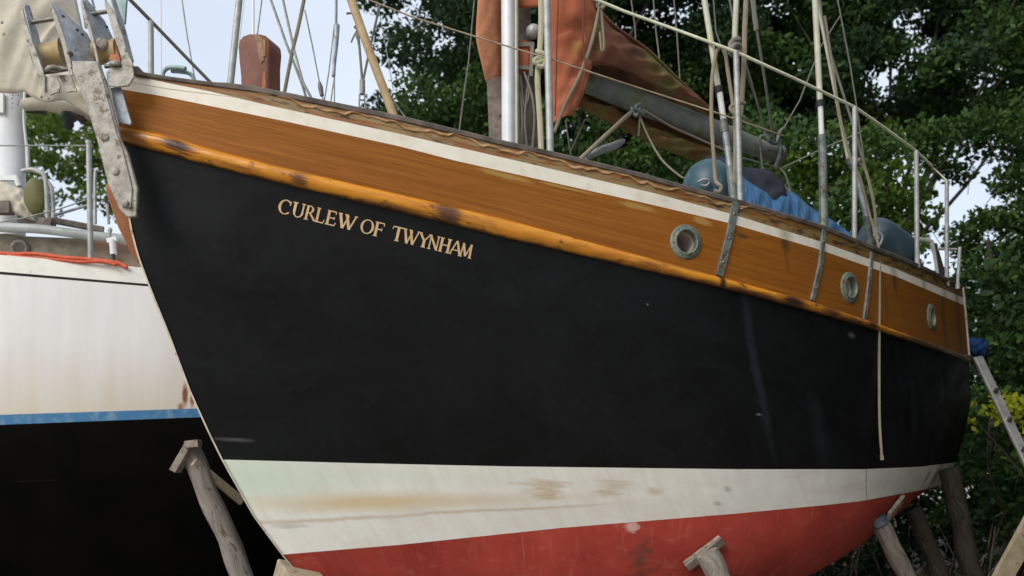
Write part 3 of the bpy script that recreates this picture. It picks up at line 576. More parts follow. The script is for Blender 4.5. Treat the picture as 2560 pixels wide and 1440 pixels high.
# ------------------------------------------------------------------ hull strips (chainplates)
def strip(name, pts, w_, th, mat, parent, n=24, bolts=0):
    mb = MB(); G, C = [], []
    pp = [np.interp(np.linspace(0, 1, n), np.linspace(0, 1, len(pts)), [p[k] for p in pts]) for k in (0, 1)]
    hs = []
    for x, y in zip(*pp):
        h, nr = hit(x, y)
        hs.append((h, nr))
    for i, (h, nr) in enumerate(hs):
        d = (hs[min(i+1, n-1)][0]-hs[max(i-1, 0)][0]).normalized(); s_ = d.cross(nr).normalized()
        G.append([h+s_*w_/2-nr*.004, h+s_*w_/2+nr*th, h-s_*w_/2+nr*th, h-s_*w_/2-nr*.004]); C.append((h, nr))
    mb.grid(G, [[(i*.02, k*.02) for k in range(4)] for i in range(n)], smooth=False); mb.grid([G[0][:2], G[0][:1:-1]], smooth=False); mb.grid([G[-1][:2], G[-1][:1:-1]], smooth=False)
    o = mb.build(name, mat, parent, bevel=.002)
    for k in range(bolts):
        h, nr = C[int((k+.6)/bolts*(n-1))]; b_ = MB(); b_.lathe(h+nr*th, nr, [(w_*.2, -.001), (w_*.18, .004), (.001, .006)], 10); b_.build('bolt', M['iron'], o)
    return o
def deckdepth(x, ytab=T_cap):
    h, _ = hit(x, interp(T_cap, x)+6); return h.y if h is not None else 7
strip('chainplate', [(1838, 506), (1822, 592), (1797, 690)], .052, .014, M['chain'], boat, bolts=3)
strip('chainplate', [(2058, 575), (2050, 660), (2029, 752)], .040, .014, M['chain'], boat, bolts=3)
strip('chainplate', [(2178, 632), (2171, 710), (2159, 802)], .038, .013, M['chain'], boat, bolts=2)
# ------------------------------------------------------------------ stanchions and guard wires
D1372, D1845, D2137, D2291, D2367 = [deckdepth(x)+.03 for x in (1375, 1845, 2137, 2291, 2367)]
def stanchion(x0, y0, x1, y1, Y, r, mat='alu', base=True):
    mb = MB(); mb.tube([P(x0, y0, Y), P(x1, y1, Y)], r, 12); o = mb.build('stanchion', M[mat], boat)
    if base: b_ = MB(); b_.tube([P(x1, y1-3, Y), P(x1, y1+10, Y)], r*1.35, 12); b_.build('stanchion_base', M['alu'], o)
    return o
stanchion(1366, -40, 1376, 388, D1372, .023)
stanchion(1840, 128, 1851, 515, D1845, .019)
stanchion(2137, 268, 2136, 602, D2137, .0185)
stanchion(2291, 378, 2293, 660, D2291, .019)
stanchion(2367, 452, 2367, 706, D2367, .0175)
stanchion(2400, 618, 2394, 712, D2367+.1, .015)
stanchion(377, 52, 378, 200, 5.75, .018)
def wire(name, pix, r, mat, n=None, parent=None, nn=6):
    mb = MB(); mb.tube(poly(pix, n), r, nn); return mb.build(name, M[mat], parent if parent is not None else boat)
wire('guard_wire', [(1480, -5, 6.1), (1560, 28, 6.1), (1700, 78, 6.15), (1835, 128, D1845), (1990, 198, 6.35), (2137, 268, D2137), (2215, 322, 7), (2291, 378, D2291), (2330, 416, 7.9), (2367, 452, D2367)], .0105, 'greenwire')
wire('guard_wire', [(860, -25, 5.55), (1030, 42, 5.6), (1190, 92, 5.65), (1350, 140, 5.7), (1375, 147, D1372), (1560, 208, 5.8), (1780, 278, 6.0), (1850, 302, D1845), (1960, 340, 6.3)], .0052, 'cord')
mb = MB(); mb.tube([P(320, -6, 5.6), P(377, 52, 5.75)], .012, 8); mb.tube([P(377, 52, 5.75), P(460, 138, 5.95), P(535, 215, 6.1), P(560, 245, 6.15)], .0115, 8)
mb.build('guard_line', M['ropegrey'], boat)
# ------------------------------------------------------------------ mast, boom
YM = 6.55
mast = MB(); zb = r_cap[110][2]-.05
def spar(x0, x1, ytop, Y, dy, mat, nm, parent, ybot=470, x0b=None, x1b=None):
    mb = MB(); c0, c1 = P((x0+x1)/2, ytop, Y), P(((x0b or x0)+(x1b or x1))/2, ybot, Y); r = (x1-x0)/2*Y/F
    G = [[c+Vector((r*math.cos(a)*(1 if abs(math.cos(a)) < .98 else 1), dy*math.sin(a), 0)) for a in np.linspace(0, 2*math.pi, 25)] for c in (c0, c1)]
    mb.grid(G, flip=True); return mb.build(nm, M[mat], parent)
mastO = spar(1247, 1281, -1300, YM, .075, 'whitepaint', 'mast', boat, x0b=1255, x1b=1289)
spar(1279, 1291, -1300, YM+.01, .05, 'sparcream', 'mast_track', mastO, x0b=1285, x1b=1298)
# wooden tabernacle: weathered cheeks around the mast foot
tab = MB(); tab.bar(P(1238, 195, 6.75), P(1252, 520, 6.75), .13, .14, Vector((0, 1, 0))); tab.bar(P(1310, 20, 6.8), P(1318, 560, 6.8), .10, .14, Vector((0, 1, 0))); tab.bar(P(1336, 180, 6.85), P(1345, 560, 6.85), .06, .12, Vector((0, 1, 0)))
tabo = tab.build('tabernacle', M['oldwood'], boat, bevel=.01)
mb = MB(); mb.tube(poly([(1302, 190, 6.6), (1306, 240, 6.58), (1312, 268, 6.58), (1322, 240, 6.58), (1318, 200, 6.6)], 16), .008, 6)
mb.tube(poly([(1310, 180, 6.6), (1330, 240, 6.55), (1336, 300, 6.55), (1330, 380, 6.6)], 10), .010, 6)
mb.tube(poly([(1300, 230, 6.58), (1306, 300, 6.56), (1300, 390, 6.6)], 8), .010, 6); mb.tube(poly([(1322, 190, 6.6), (1312, 300, 6.56), (1322, 400, 6.6)], 8), .008, 6)
solo(mb, 'halyard_coil', M['ropegrey'], 'grey halyards looped and coiled on the tabernacle beside the white mast', 'rope')
mb = MB(); mb.lathe(P(1333, 78, 6.62), (-.2, -1, .25), [(.001, .05), (.03, .045), (.05, .02), (.055, 0), (.05, -.03), (.02, -.06)], 20); mb.build('mast_lamp', M['alu'], mastO)
# boom
mb = MB(); a, b = P(1440, 196, 6.75), P(1945, 388, 7.85); d = (b-a).normalized(); zz = Vector((0, 0, 1)); sd_ = d.cross(zz).normalized(); u_ = sd_.cross(d)
G = []
for p, r_ in ((a, .062), (a.lerp(b, .25), .074), (a.lerp(b, .5), .078), (a.lerp(b, .75), .072), (b, .056)):
    G.append([p+sd_*.05*math.cos(t_)+u_*r_*1.3*math.sin(t_) for t_ in np.linspace(0, 2*math.pi, 21)])
mb.grid(G); mb.add(G[-1][:-1], [tuple(range(20))], smooth=False); boomO = mb.build('boom', M['boomgrey'], boat)
mb = MB(); mb.tube([a+u_*-.052-sd_*.045, b+u_*-.05-sd_*.045], .012, 6); mb.build('boom_track', M['iron'], boomO)
for q_ in (.036, -.010): mb = MB(); mb.tube([a+u_*q_-sd_*.050, b+u_*q_-sd_*.050], .007, 5); mb.build('boom_groove', M['blackrub'], boomO)
mb = MB(); mb.lathe(b+d*.0, d, [(.085, -.03), (.09, .01), (.07, .04), (.001, .045)], 16); mb.build('boom_end_fitting', M['iron'], boomO)
# ------------------------------------------------------------------ sheets of cloth
def cloth(name, top, bot, mat, label, catg, bulge=.04, nu=40, nv=14, crumple=.012, thick=.004, sag=0, group=None, parent=None, freq=6, seed=0, fold=0, ff=.55):
    mb = MB(); A, B = cat([P(*q) for q in top], nu), cat([P(*q) for q in bot], nu); G, U = [], []
    for i in range(nu+1):
        r_, ur = [], []
        for j in range(nv+1):
            v = j/nv; p = A[i].lerp(B[i], v)
            n_ = math.sin(freq*i/nu*5+seed+2.1*v)*math.sin(freq*v*2.3+seed*2+i*.11)+.5*math.sin(i*.9+seed+v*9)
            if fold: n_ += fold*abs(math.sin(i*ff+v*1.5+seed))
            e = min(1, 3*v, 3*(1-v), 8*i/nu, 8*(1-i/nu))
            p = p+Vector((0, -1, 0))*(bulge*math.sin(math.pi*v)+crumple*n_*e); p.z += crumple*.5*n_*e-sag*math.sin(math.pi*i/nu)*v
            r_.append(p); ur.append((i/nu*2, v))
        G.append(r_); U.append(ur)
    mb.grid(G, U, flip=True)
    if parent is not None: o = mb.build(name, mat, parent)
    else: o = solo(mb, name, mat, label, catg, group)
    s_ = o.modifiers.new('solid', 'SOLIDIFY'); s_.thickness = thick; s_.offset = 1
    return o
# sail cover: one thing with panels
cover = thing('sail_cover', 'faded terracotta canvas sail cover wrapped round the mast and laid along the boom', 'sail cover', P(1400, 300, 6.7))
# front flap left of mast
cloth('mast_flap', [(1204, -240, 6.6), (1196, -30, 6.55), (1190, 70, 6.5), (1192, 110, 6.48), (1205, 165, 6.5), (1214, 206, 6.55)], [(1262, -240, 6.72), (1262, -30, 6.72), (1262, 70, 6.72), (1262, 110, 6.72), (1262, 160, 6.72), (1262, 192, 6.72)], M['terraflap'], None, None, .05, 24, 10, .010, parent=cover, seed=1)
cloth('mast_collar', [(1284, -30, 6.66), (1310, -30, 6.62), (1360, -30, 6.6), (1392, -30, 6.66)], [(1284, 17, 6.66), (1310, 20, 6.62), (1360, 18, 6.6), (1392, 20, 6.66)], M['terra'], None, None, .02, 10, 6, .003, parent=cover)
st = cloth('mast_strap_panel', [(1284, 104, 6.66), (1300, 100, 6.62), (1322, 104, 6.62), (1332, 108, 6.66)], [(1284, 182, 6.66), (1300, 184, 6.62), (1322, 180, 6.62), (1330, 182, 6.66)], M['terra'], None, None, .02, 10, 8, .003, parent=cover)
mb = MB()
for q in (((1286, 112, 6.58), (1334, 110, 6.58)), ((1286, 167, 6.58), (1330, 170, 6.58)), ((1331, 105, 6.575), (1327, 190, 6.575))): mb.bar(P(*q[0]), P(*q[1]), .028, .006, Vector((0, 1, 0)) if False else Vector((0, -1, 0)))
mb.build('webbing', M['ropegrey'], st)
# apron right of the mast
cloth('apron', [(1384, -240, 6.55), (1430, -200, 6.45), (1478, -10, 6.5), (1500, 60, 6.6), (1490, 130, 6.62), (1478, 175, 6.62), (1460, 235, 6.6), (1432, 290, 6.58)], [(1372, -236, 6.60), (1372, 0, 6.56), (1374, 90, 6.54), (1374, 130, 6.54), (1374, 180, 6.54), (1376, 230, 6.55), (1376, 270, 6.56), (1378, 312, 6.58)], M['terra'], None, None, .06, 46, 16, .016, parent=cover, seed=3, fold=.5)
mb = MB(); mb.tube(poly([(1462, -20, 6.36), (1457, 90, 6.36), (1462, 180, 6.40), (1440, 262, 6.45)], 20), .006, 6); mb.tube(poly([(1396, -20, 6.42), (1392, 120, 6.40), (1388, 290, 6.44)], 20), .005, 6); mb.build('apron_seam', M['rust'], cover)
# ridge panel from the apron down along the boom
cloth('boom_panel', [(1452, -30, 6.55), (1530, 62, 6.72), (1620, 128, 6.95), (1700, 205, 7.15), (1775, 272, 7.4)], [(1470, 165, 6.60), (1530, 166, 6.72), (1600, 196, 6.9), (1690, 240, 7.1), (1778, 290, 7.38)], M['rust'], None, None, .05, 50, 14, .020, parent=cover, seed=5, fold=.5)
cloth('boom_panel', [(1455, -30, 6.62), (1530, 60, 6.82), (1620, 126, 7.05), (1700, 203, 7.25), (1775, 270, 7.45)], [(1440, 222, 6.86), (1560, 275, 7.1), (1640, 318, 7.25), (1720, 352, 7.4), (1800, 385, 7.6)], M['rust'], None, None, -.02, 40, 12, .012, parent=cover, seed=8)
cloth('lower_skirt', [(1438, 218, 6.88), (1540, 268, 7.05), (1620, 306, 7.2), (1700, 342, 7.35), (1790, 372, 7.55)], [(1436, 264, 6.86), (1530, 312, 7.05), (1610, 352, 7.2), (1690, 386, 7.35), (1760, 412, 7.5)], M['rustmoss'], None, None, .05, 40, 10, .020, parent=cover, seed=9, fold=.6)
mb = MB(); mb.tube(poly([(1452, -30, 6.52), (1530, 60, 6.70), (1620, 126, 6.93), (1700, 203, 7.13), (1778, 274, 7.38)], 30), .014, 8); mb.build('ridge_seam', M['rust'], cover)
mb = MB(); mb.tube(poly([(1500, 12, 6.45), (1478, 110, 6.42), (1448, 190, 6.42), (1412, 262, 6.4), (1386, 330, 6.35)], 24), .013, 8); mb.tube(poly([(1503, 15, 6.4), (1507, 70, 6.42), (1510, 118, 6.42), (1504, 125, 6.42), (1500, 80, 6.42)], 14), .010, 6)
mb.tube([P(1493, 14, 6.38), P(1502, 8, 6.42), P(1512, 14, 6.38), P(1504, 22, 6.38)], .013, 8)
solo(mb, 'lashing_rope', M['rope'], 'tan rope tied to the guard wire and slanting down across the terracotta sail cover', 'rope')
# ropes around the mast
mb = MB(); mb.tube(poly([(1352, -40, 6.2), (1353, 60, 6.2), (1349, 140, 6.2), (1344, 200, 6.2), (1350, 300, 6.2), (1354, 400, 6.2)], 30), .021, 10)
mb.tube(poly([(1340, 128, 6.15), (1360, 134, 6.13), (1362, 144, 6.15), (1338, 148, 6.15), (1340, 158, 6.15), (1362, 152, 6.15), (1358, 166, 6.15), (1342, 164, 6.15)], 30), .017, 8)
solo(mb, 'knotted_rope', M['ropecream'], 'thick cream rope with a fat knot hanging between the white mast and alloy stanchion', 'rope')
wire('topping_lift', [(1438, 410, 6.3), (1500, 352, 6.5), (1565, 292, 6.9), (1592, 270, 7.05)], .018, 'rope')
mb = MB(); mb.tube(poly([(1460, 396, 6.5), (1500, 376, 6.7), (1540, 362, 6.8), (1562, 350, 6.9)], 10), [.02, .022, .025, .03, .032, .03, .03, .032, .028, .02, .008], 8); solo(mb, 'boat_hook', M['galv'], 'grey boathook lying behind the rail under the boom', 'boathook')
wire('boom_lashing', [(1600, 270, 7.0), (1680, 318, 7.2), (1790, 366, 7.4), (1850, 392, 7.5)], .010, 'rope')
wire('boom_lashing', [(1592, 272, 7.0), (1620, 340, 7.0), (1655, 400, 6.9), (1700, 440, 6.8), (1712, 445, 6.8)], .008, 'rope', 16)
wire('boom_lashing', [(1600, 280, 7.0), (1598, 320, 7.0), (1596, 340, 7.0)], .007, 'ropegrey')
mb = MB(); mb.tube(poly([(1575, 262, 7.0), (1590, 290, 6.98), (1600, 262, 7.0), (1588, 270, 6.96), (1610, 285, 7.0)], 16), .016, 7); mb.build('boom_shackle', M['chain'], boomO)
# ------------------------------------------------------------------ shrouds at the right
def shroud(segs, label=None):
    root = bpy.data.objects.new('shroud', None); COL.objects.link(root); root.parent = boat; root.location = P(*segs[-1][1])-hull_base
    for nm, p0, r0, mt, p1 in segs_iter(segs):
        mb = MB(); p0 = p0+(p0-p1).normalized()*3.2 if nm in ('wire_sleeve', 'shroud_wire') else p0; mb.tube([p0, p1], r0, 9); mb.build(nm, M[mt], root)
    return root
def segs_iter(segs):
    for s_ in segs: yield s_[0], P(*s_[3]) , s_[2], s_[4], P(*s_[1])
Y1 = 5.95
shroud([('wire_sleeve', (1796, 222, Y1), .020, (1756, -30, Y1), 'shroudwhite'), ('collar', (1798, 232, Y1), .026, (1795, 216, Y1), 'blackrub'), ('rigging_screw', (1809, 302, Y1), .021, (1799, 232, Y1), 'white'), ('toggle', (1812, 330, Y1), .030, (1808, 300, Y1), 'chain'), ('lower_rod', (1826, 420, Y1-.02), .024, (1812, 326, Y1), 'galv'), ('fork', (1836, 512, 5.85), .030, (1826, 418, Y1-.02), 'chain')])
Y2 = 6.45
shroud([('wire_sleeve', (2050, 252, Y2), .022, (2036, -30, Y2), 'shroudwhite'), ('collar', (2051, 266, Y2), .032, (2050, 252, Y2), 'blackrub'), ('rigging_screw', (2054, 342, Y2), .020, (2051, 266, Y2), 'white'), ('toggle', (2055, 362, Y2), .030, (2054, 338, Y2), 'chain'), ('lower_rod', (2058, 500, Y2), .031, (2056, 362, Y2), 'chain'), ('fork', (2059, 580, 6.4), .034, (2058, 500, Y2), 'patina')])
Y3 = 6.75
shroud([('shroud_wire', (2120, 400, Y3), .011, (2036, -30, Y3), 'shroudwhite'), ('collar', (2136, 420, Y3), .028, (2120, 396, Y3), 'chain'), ('rigging_screw', (2166, 540, Y3), .022, (2136, 418, Y3), 'galv'), ('fork', (2180, 640, 6.85), .028, (2166, 538, Y3), 'chain')])
wire('shroud_wire', [(2046, -20, 7.6), (2062, 90, 7.6), (2100, 210, 7.6), (2138, 330, 7.6), (2180, 480, 7.6)], .011, 'ropegrey')
wire('shroud_wire', [(1820, -20, 6.6), (1835, 60, 6.6), (1880, 210, 6.9), (1914, 330, 7.2)], .008, 'ropegrey')
wire('shroud_wire', [(1842, -20, 6.0), (1838, 60, 6.0), (1836, 120, 6.0)], .020, 'shroudwhite')
mb = MB(); mb.tube(poly([(1866, -30, 5.95), (1862, 80, 5.95), (1858, 200, 5.95), (1848, 330, 5.95), (1842, 480, 5.92)], 40), .018, 8, wob=.06); solo(mb, 'hanging_rope', M['rope'], 'thick hemp rope hanging close behind the foremost alloy stanchion by the first chainplate', 'rope')
mb = MB(); mb.tube(poly([(1878, -30, 6.9), (1885, 40, 6.9), (1892, 75, 6.9)], 8), .020, 7, wob=.3); mb.tube(poly([(1892, 75, 6.9), (1912, 200, 7.1), (1930, 320, 7.4), (1938, 352, 7.6)], 12), .011, 7); solo(mb, 'downhaul_rope', M['ropegrey'], 'frayed brownish rope running down to the far end of the boom', 'rope')
mb = MB(); mb.tube(poly([(1790, 132, 5.9), (1780, 200, 5.88), (1779, 300, 5.86), (1785, 400, 5.84), (1789, 450, 5.82), (1798, 462, 5.8), (1803, 468, 5.8), (1798, 480, 5.8), (1785, 476, 5.8)], 50), .013, 8); mb.tube(poly([(1790, 132, 5.9), (1800, 118, 5.9), (1812, 126, 5.9), (1820, 180, 5.9), (1832, 260, 5.9), (1838, 330, 5.88), (1836, 500, 5.88)], 40), .013, 8)
mb.tube(poly([(1862, 258, 5.85), (1846, 258, 5.82), (1828, 266, 5.82), (1828, 276, 5.82), (1845, 290, 5.82), (1862, 294, 5.85)], 20), .012, 8)
solo(mb, 'looped_rope', M['rope'], 'hemp rope looped over the guard wire, hooked end dangling before the blue ball fender', 'rope')
mb = MB(); mb.tube(poly([(1848, 98, 5.88), (1834, 100, 5.86), (1826, 112, 5.86), (1830, 126, 5.84), (1842, 132, 5.84), (1850, 120, 5.86), (1838, 112, 5.8), (1826, 130, 5.8), (1838, 140, 5.84)], 40), .017, 8); solo(mb, 'rope_knot', M['ropegrey'], 'grey rope knot tied round the top of the stanchion at the first chainplate', 'rope')
mb = MB(); mb.tube(poly([(2062, 40, 6.6), (2082, 170, 6.6), (2100, 290, 6.6), (2128, 400, 6.6), (2150, 445, 6.6), (2175, 540, 6.65), (2196, 615, 6.6), (2199, 700, 6.55), (2198, 900, 6.5), (2199, 1050, 6.48), (2205, 1146, 6.48)], 80), .0100, 8); mb.tube([P(2204, 1138, 6.48), P(2206, 1150, 6.48)], .014, 8)
solo(mb, 'dangling_rope', M['rope'], 'long pale rope dangling over the side down the black topsides near the stern', 'rope')
mb = MB(); mb.tube(poly([(2128, 400, 6.7), (2145, 406, 6.7), (2163, 425, 6.7), (2175, 465, 6.7), (2186, 520, 6.7), (2190, 565, 6.72)], 30), .012, 8); mb.tube(poly([(2118, 396, 6.7), (2150, 398, 6.66), (2140, 404, 6.66), (2124, 408, 6.7)], 12), .010, 7); solo(mb, 'fender_lanyard', M['rope'], 'short rope tied at the middle stanchion running down to the dark cylindrical fender', 'rope')
# lines at the boom end and thin far rigging on the dark trees
for q in ([(1575, -20, 7.6), (1588, 70, 7.6), (1590, 130, 7.6)], [(1632, -20, 7.4), (1640, 80, 7.4), (1655, 195, 7.3)], [(1683, -20, 7.6), (1692, 80, 7.6), (1700, 205, 7.6)], [(1782, -20, 8), (1790, 80, 8.0), (1815, 150, 8)], [(2090, -20, 8), (2102, 40, 8), (2125, 160, 8), (2142, 270, 8), (2160, 400, 8)], [(1945, 345, 7.8), (2000, 250, 7.9), (2050, 120, 8), (2100, 40, 8)], [(1955, 420, 7.8), (2060, 370, 7.6), (2130, 340, 7.4), (2155, 328, 7.3)], [(1860, 170, 7.0), (1890, 250, 7.3), (1914, 328, 7.6)], [(1860, 300, 7.2), (1935, 340, 7.7)], [(1858, 395, 7.6), (1950, 420, 7.8)], [(1188, -20, 6.8), (1172, 150, 6.8), (1158, 250, 6.8), (1146, 345, 6.8)], [(1462, 300, 7.2), (1426, 380, 7.2)] , [(1414, 300, 7.4), (1428, 395, 7.4)]):
    wire('rigging_line', q, .0065, 'ropegrey')
mb = MB(); mb.tube(poly([(1912, 326, 7.6), (1922, 350, 7.6), (1940, 358, 7.7), (1950, 330, 7.7), (1962, 320, 7.7)], 14), .017, 7); mb.tube(poly([(1910, 340, 7.6), (1900, 346, 7.6), (1906, 420, 7.7)], 8), .010, 7); mb.tube(poly([(1946, 345, 7.75), (1950, 380, 7.75), (1940, 420, 7.8), (1950, 400, 7.8)], 12), .02, 7); mb.build('mainsheet_block', M['chain'], boomO)
mb = MB(); mb.tube(poly([(1950, 420, 7.8), (1965, 440, 7.8), (1976, 480, 7.8)], 8), .009, 6); mb.tube(poly([(1948, 445, 7.8), (1975, 480, 7.8), (2000, 500, 7.8)], 8), .007, 6); mb.tube(poly([(1908, 420, 7.7), (1900, 470, 7.7), (1920, 520, 7.7)], 8), .016, 6); mb.build('mainsheet', M['ropegrey'], boomO)
# ------------------------------------------------------------------ foredeck gear
mb = MB(); mb.tube([P(600, -20, 6.2), P(556, 400, 6.2)], .024, 12); mb.build('pulpit_post', M['alu'], boat)
# samson post (bitt): shaped timber
YB = 6.45
out = [(595, 118), (598, 100), (606, 90), (622, 84), (648, 84), (662, 88), (672, 98), (674, 116), (671, 150), (671, 240), (602, 240), (601, 190), (597, 150)]
def slab(name, outline, Y, depth_vec, mat, parent=None, bevel=.006, label=None):
    mb = MB(); F0 = [P(x, y, Y) if len((x, y)) == 2 else None for x, y in outline]; dv = Vector(depth_vec); F1 = [p+dv for p in F0]; n = len(F0)
    mb.add(F0+F1, [tuple(range(n)), tuple(range(2*n-1, n-1, -1))]+[(i, n+i, n+(i+1) % n, (i+1) % n) for i in range(n)], [(p.x*3, p.z*3) for p in F0+F1], False)
    return mb.build(name, mat, parent, bevel=bevel, label=label)
po = slab('bitt_post', out, YB, (.05, .16, 0), M['bitt'], boat, .012)
slab('bare_edge', [(634, 86), (650, 90), (657, 100), (656, 118), (660, 150), (652, 158), (646, 140), (644, 116), (638, 100)], YB-.006, (0, .01, 0), M['bittworn'], po, .002)
slab('bare_edge', [(656, 180), (664, 176), (665, 240), (654, 240)], YB-.005, (0, .01, 0), M['copper'], po, .002)
slab('sheave_slot', [(657, 98), (664, 100), (663, 140), (657, 142)], YB-.008, (0, .01, 0), M['copper'], po, .002)
# teal fairlead
mb = MB(); mb.tube(poly([(408, 205, 5.6), (407, 185, 5.6), (416, 172, 5.6), (435, 168, 5.58), (464, 172, 5.56)], 14), .014, 8); mb.tube(poly([(430, 178, 5.62), (455, 180, 5.6), (474, 184, 5.6), (484, 196, 5.6), (487, 222, 5.6)], 14), .013, 8); mb.tube([P(400, 196, 5.62), P(500, 214, 5.66)], .012, 8); mb.build('fairlead', M['teal'], boat)
# sky rigging left of the big trees
for q, r_, mt in (([(633, -20, 6.7), (633, 88, 6.6)], .011, 'white'), ([(657, -20, 6.7), (643, 88, 6.6)], .006, 'wire'), ([(402, -20, 9), (403, 200, 9)], .006, 'white'), ([(452, -20, 9), (468, 90, 9), (490, 215, 9)], .008, 'wire'), ([(612, -20, 8), (596, 120, 8)], .006, 'white'),
    ([(670, -20, 7), (716, 110, 6.9), (757, 215, 6.9), (772, 270, 6.9)], .011, 'wire'), ([(703, -20, 7), (735, 125, 6.9), (757, 205, 6.85), (794, 275, 6.8)], .011, 'wire'), ([(762, 25, 7), (780, 110, 7), (799, 208, 7)], .006, 'wire'), ([(806, 240, 7), (812, 275, 7)], .006, 'wire'),
    ([(841, -20, 7), (840, 65, 7)], .012, 'wire'), ([(836, 60, 7), (822, 180, 7), (808, 270, 7)], .0055, 'wire'), ([(836, 190, 7), (824, 275, 7)], .006, 'wire'), ([(836, 190, 7), (836, 275, 7)], .006, 'wire'),
    ([(898, 110, 7), (903, 170, 7), (906, 205, 7)], .011, 'ropegrey'), ([(950, 10, 7), (925, 120, 7), (907, 205, 7)], .011, 'ropegrey'), ([(948, 30, 8), (965, 120, 8), (982, 220, 8)], .004, 'wire'), ([(895, 60, 7), (897, 110, 7)], .012, 'ropegrey'), ([(985, 255, 6.8), (1022, 305, 6.8)], .006, 'wire'), ([(1100, 40, 7), (1100, 40.5, 7)], .002, 'wire')):
    if q[-1][1] >= 268 and q[-1][0] > 700: (x2, y2, d2), (x1, y1, d1) = q[-1], q[-2]; k_ = 170/(y2-y1); q = q+[(x2+(x2-x1)*k_, y2+170, d2+(d2-d1)*k_)]      # down to its fixing on deck
    if q[0][0] != 1100: wire('rigging_line', q, r_, mt)
mb = MB(); mb.tube([P(798, 205, 7), P(801, 218, 7), P(805, 240, 7)], [.012, .020, .016], 8); mb.build('rigging_screw', M['iron'], boat)
mb = MB(); mb.tube(poly([(842, 60, 7), (842, 70, 7), (840, 110, 7), (836, 150, 7), (834, 185, 7), (834, 192, 7)], 12), [.014, .022, .024, .022, .020, .019, .018, .017, .016, .015, .015, .014, .012], 8); mb.build('rigging_block', M['galv'], boat)
mb = MB(); mb.bar(P(899, 235, 7), P(897, 285, 7), .018, .01); mb.bar(P(911, 235, 7), P(914, 285, 7), .018, .01); mb.tube([P(906, 200, 7), P(906, 236, 7)], .022, 8); mb.bar(P(897, 250, 7), P(913, 250, 7), .012, .01); mb.build('rigging_screw', M['wire'], boat)
mb = MB(); mb.tube(poly([(764, -20, 6.9), (745, 70, 6.9), (732, 125, 6.9), (708, 245, 6.9), (676, 410, 6.9)], 20), .015, 8, wob=.05); solo(mb, 'bow_rope', M['rope'], 'hemp rope slanting down to the foredeck just right of the red-brown bitt post', 'rope')
mb = MB(); mb.tube(poly([(866, 34, 7), (880, 33, 7), (893, 38, 7)], 6), .009, 6); mb.tube(poly([(893, 75, 7), (884, 92, 7), (878, 106, 7)], 6), .007, 6); mb.tube(poly([(886, 66, 7), (896, 76, 7), (900, 92, 7), (890, 84, 7), (898, 105, 7)], 14), .012, 6); solo(mb, 'frayed_lashing', M['ropegrey'], 'small frayed grey lashing knotted beside the tan wooden pole', 'rope')
mb = MB(); mb.tube(poly([(868, -30, 6.7), (885, 20, 6.7), (930, 145, 6.7), (985, 292, 6.7), (1020, 400, 6.7)], 16), .034, 12); solo(mb, 'wooden_pole', M['tanpole'], 'tan wooden pole leaning diagonally over the rail left of the dark trees', 'pole')
# ------------------------------------------------------------------ bow roller fitting
YR = 5.08
br = bpy.data.objects.new('bow_roller', None); COL.objects.link(br); br.parent = boat; br.location = P(250, 200, YR)-hull_base
def plate(name, outline, Y, mat, th=.014, skew=(.012, 0, 0), parent=br, holes=(), bevel=.0025):
    """outline: (x, y) or (x, y, dY); steel plate with real thickness"""
    mb = MB(); pts = [P(q[0], q[1], Y+(q[2] if len(q) > 2 else 0)) for q in outline]; n = len(pts)
    nn = (pts[1]-pts[0]).cross(pts[n//2]-pts[0]).normalized()
    if nn.y < 0: nn = -nn
    F1 = [p+nn*th+Vector(skew)*0 for p in pts]
    # snap to plane for a clean ngon
    c = sum(pts, Vector())/n
    # least squares normal via Newell
    nw = Vector()
    for i in range(n):
        a, b = pts[i], pts[(i+1) % n]; nw += Vector(((a.y-b.y)*(a.z+b.z), (a.z-b.z)*(a.x+b.x), (a.x-b.x)*(a.y+b.y)))
    nw.normalize()
    if nw.y < 0: nw = -nw
    pts = [p-nw*(p-c).dot(nw) for p in pts]; F1 = [p+nw*th for p in pts]
    mb.add(pts+F1, [tuple(range(n)), tuple(range(2*n-1, n-1, -1))]+[(i, n+i, n+(i+1) % n, (i+1) % n) for i in range(n)], [(p.x*3, p.z*3) for p in pts+F1], False)
    o = mb.build(name, M[mat], parent, bevel=bevel)
    for hx, hy in holes:
        d = (P(hx, hy, 1)-CP).normalized(); t_ = (c-CP).dot(nw)/d.dot(nw); b_ = MB(); b_.lathe(CP+d*t_-nw*.0015, -nw, [(.009, 0), (.001, .0005)], 12); b_.build('bolt_hole', M['blackrub'], parent)
    return o
# oblique plates: front edge near, back edge further (they run fore-and-aft)
def cheek(edge, inner, Y, dY, mat_e='galvworn', mat_i='galv', holes=(), name='cheek_plate'):
    """edge: narrow front edge polygon; inner: visible inside face whose far side lies dY further aft"""
    plate(name, inner, Y, mat_i, .01, holes=holes); plate('plate_edge', edge, Y-.004, mat_e, .014)
# strap running down over the stem: channel section with chamfered tip
plate('stem_strap', [(178, 152), (246, 152), (262, 200), (300, 345), (318, 380), (343, 470), (340, 540), (318, 543), (300, 525), (268, 455), (242, 350), (215, 262), (188, 195)], YR-.02, 'galvworn', .030, bevel=.006)
plate('strap_face', [(187, 158), (244, 156), (258, 205), (290, 330), (306, 372), (330, 470), (327, 520), (312, 518), (280, 450), (252, 348), (222, 262), (196, 195)], YR-.030, 'galvworn', .014, bevel=.003)
for x, y in ((262, 342), (288, 428), (312, 508)):
    b_ = MB(); b_.lathe(P(x, y, YR-.034), (0, -1, 0), [(.024, -.002), (.022, .003), (.014, .006), (.001, .007)], 16); b_.build('strap_bolt', M['galvworn'], br)
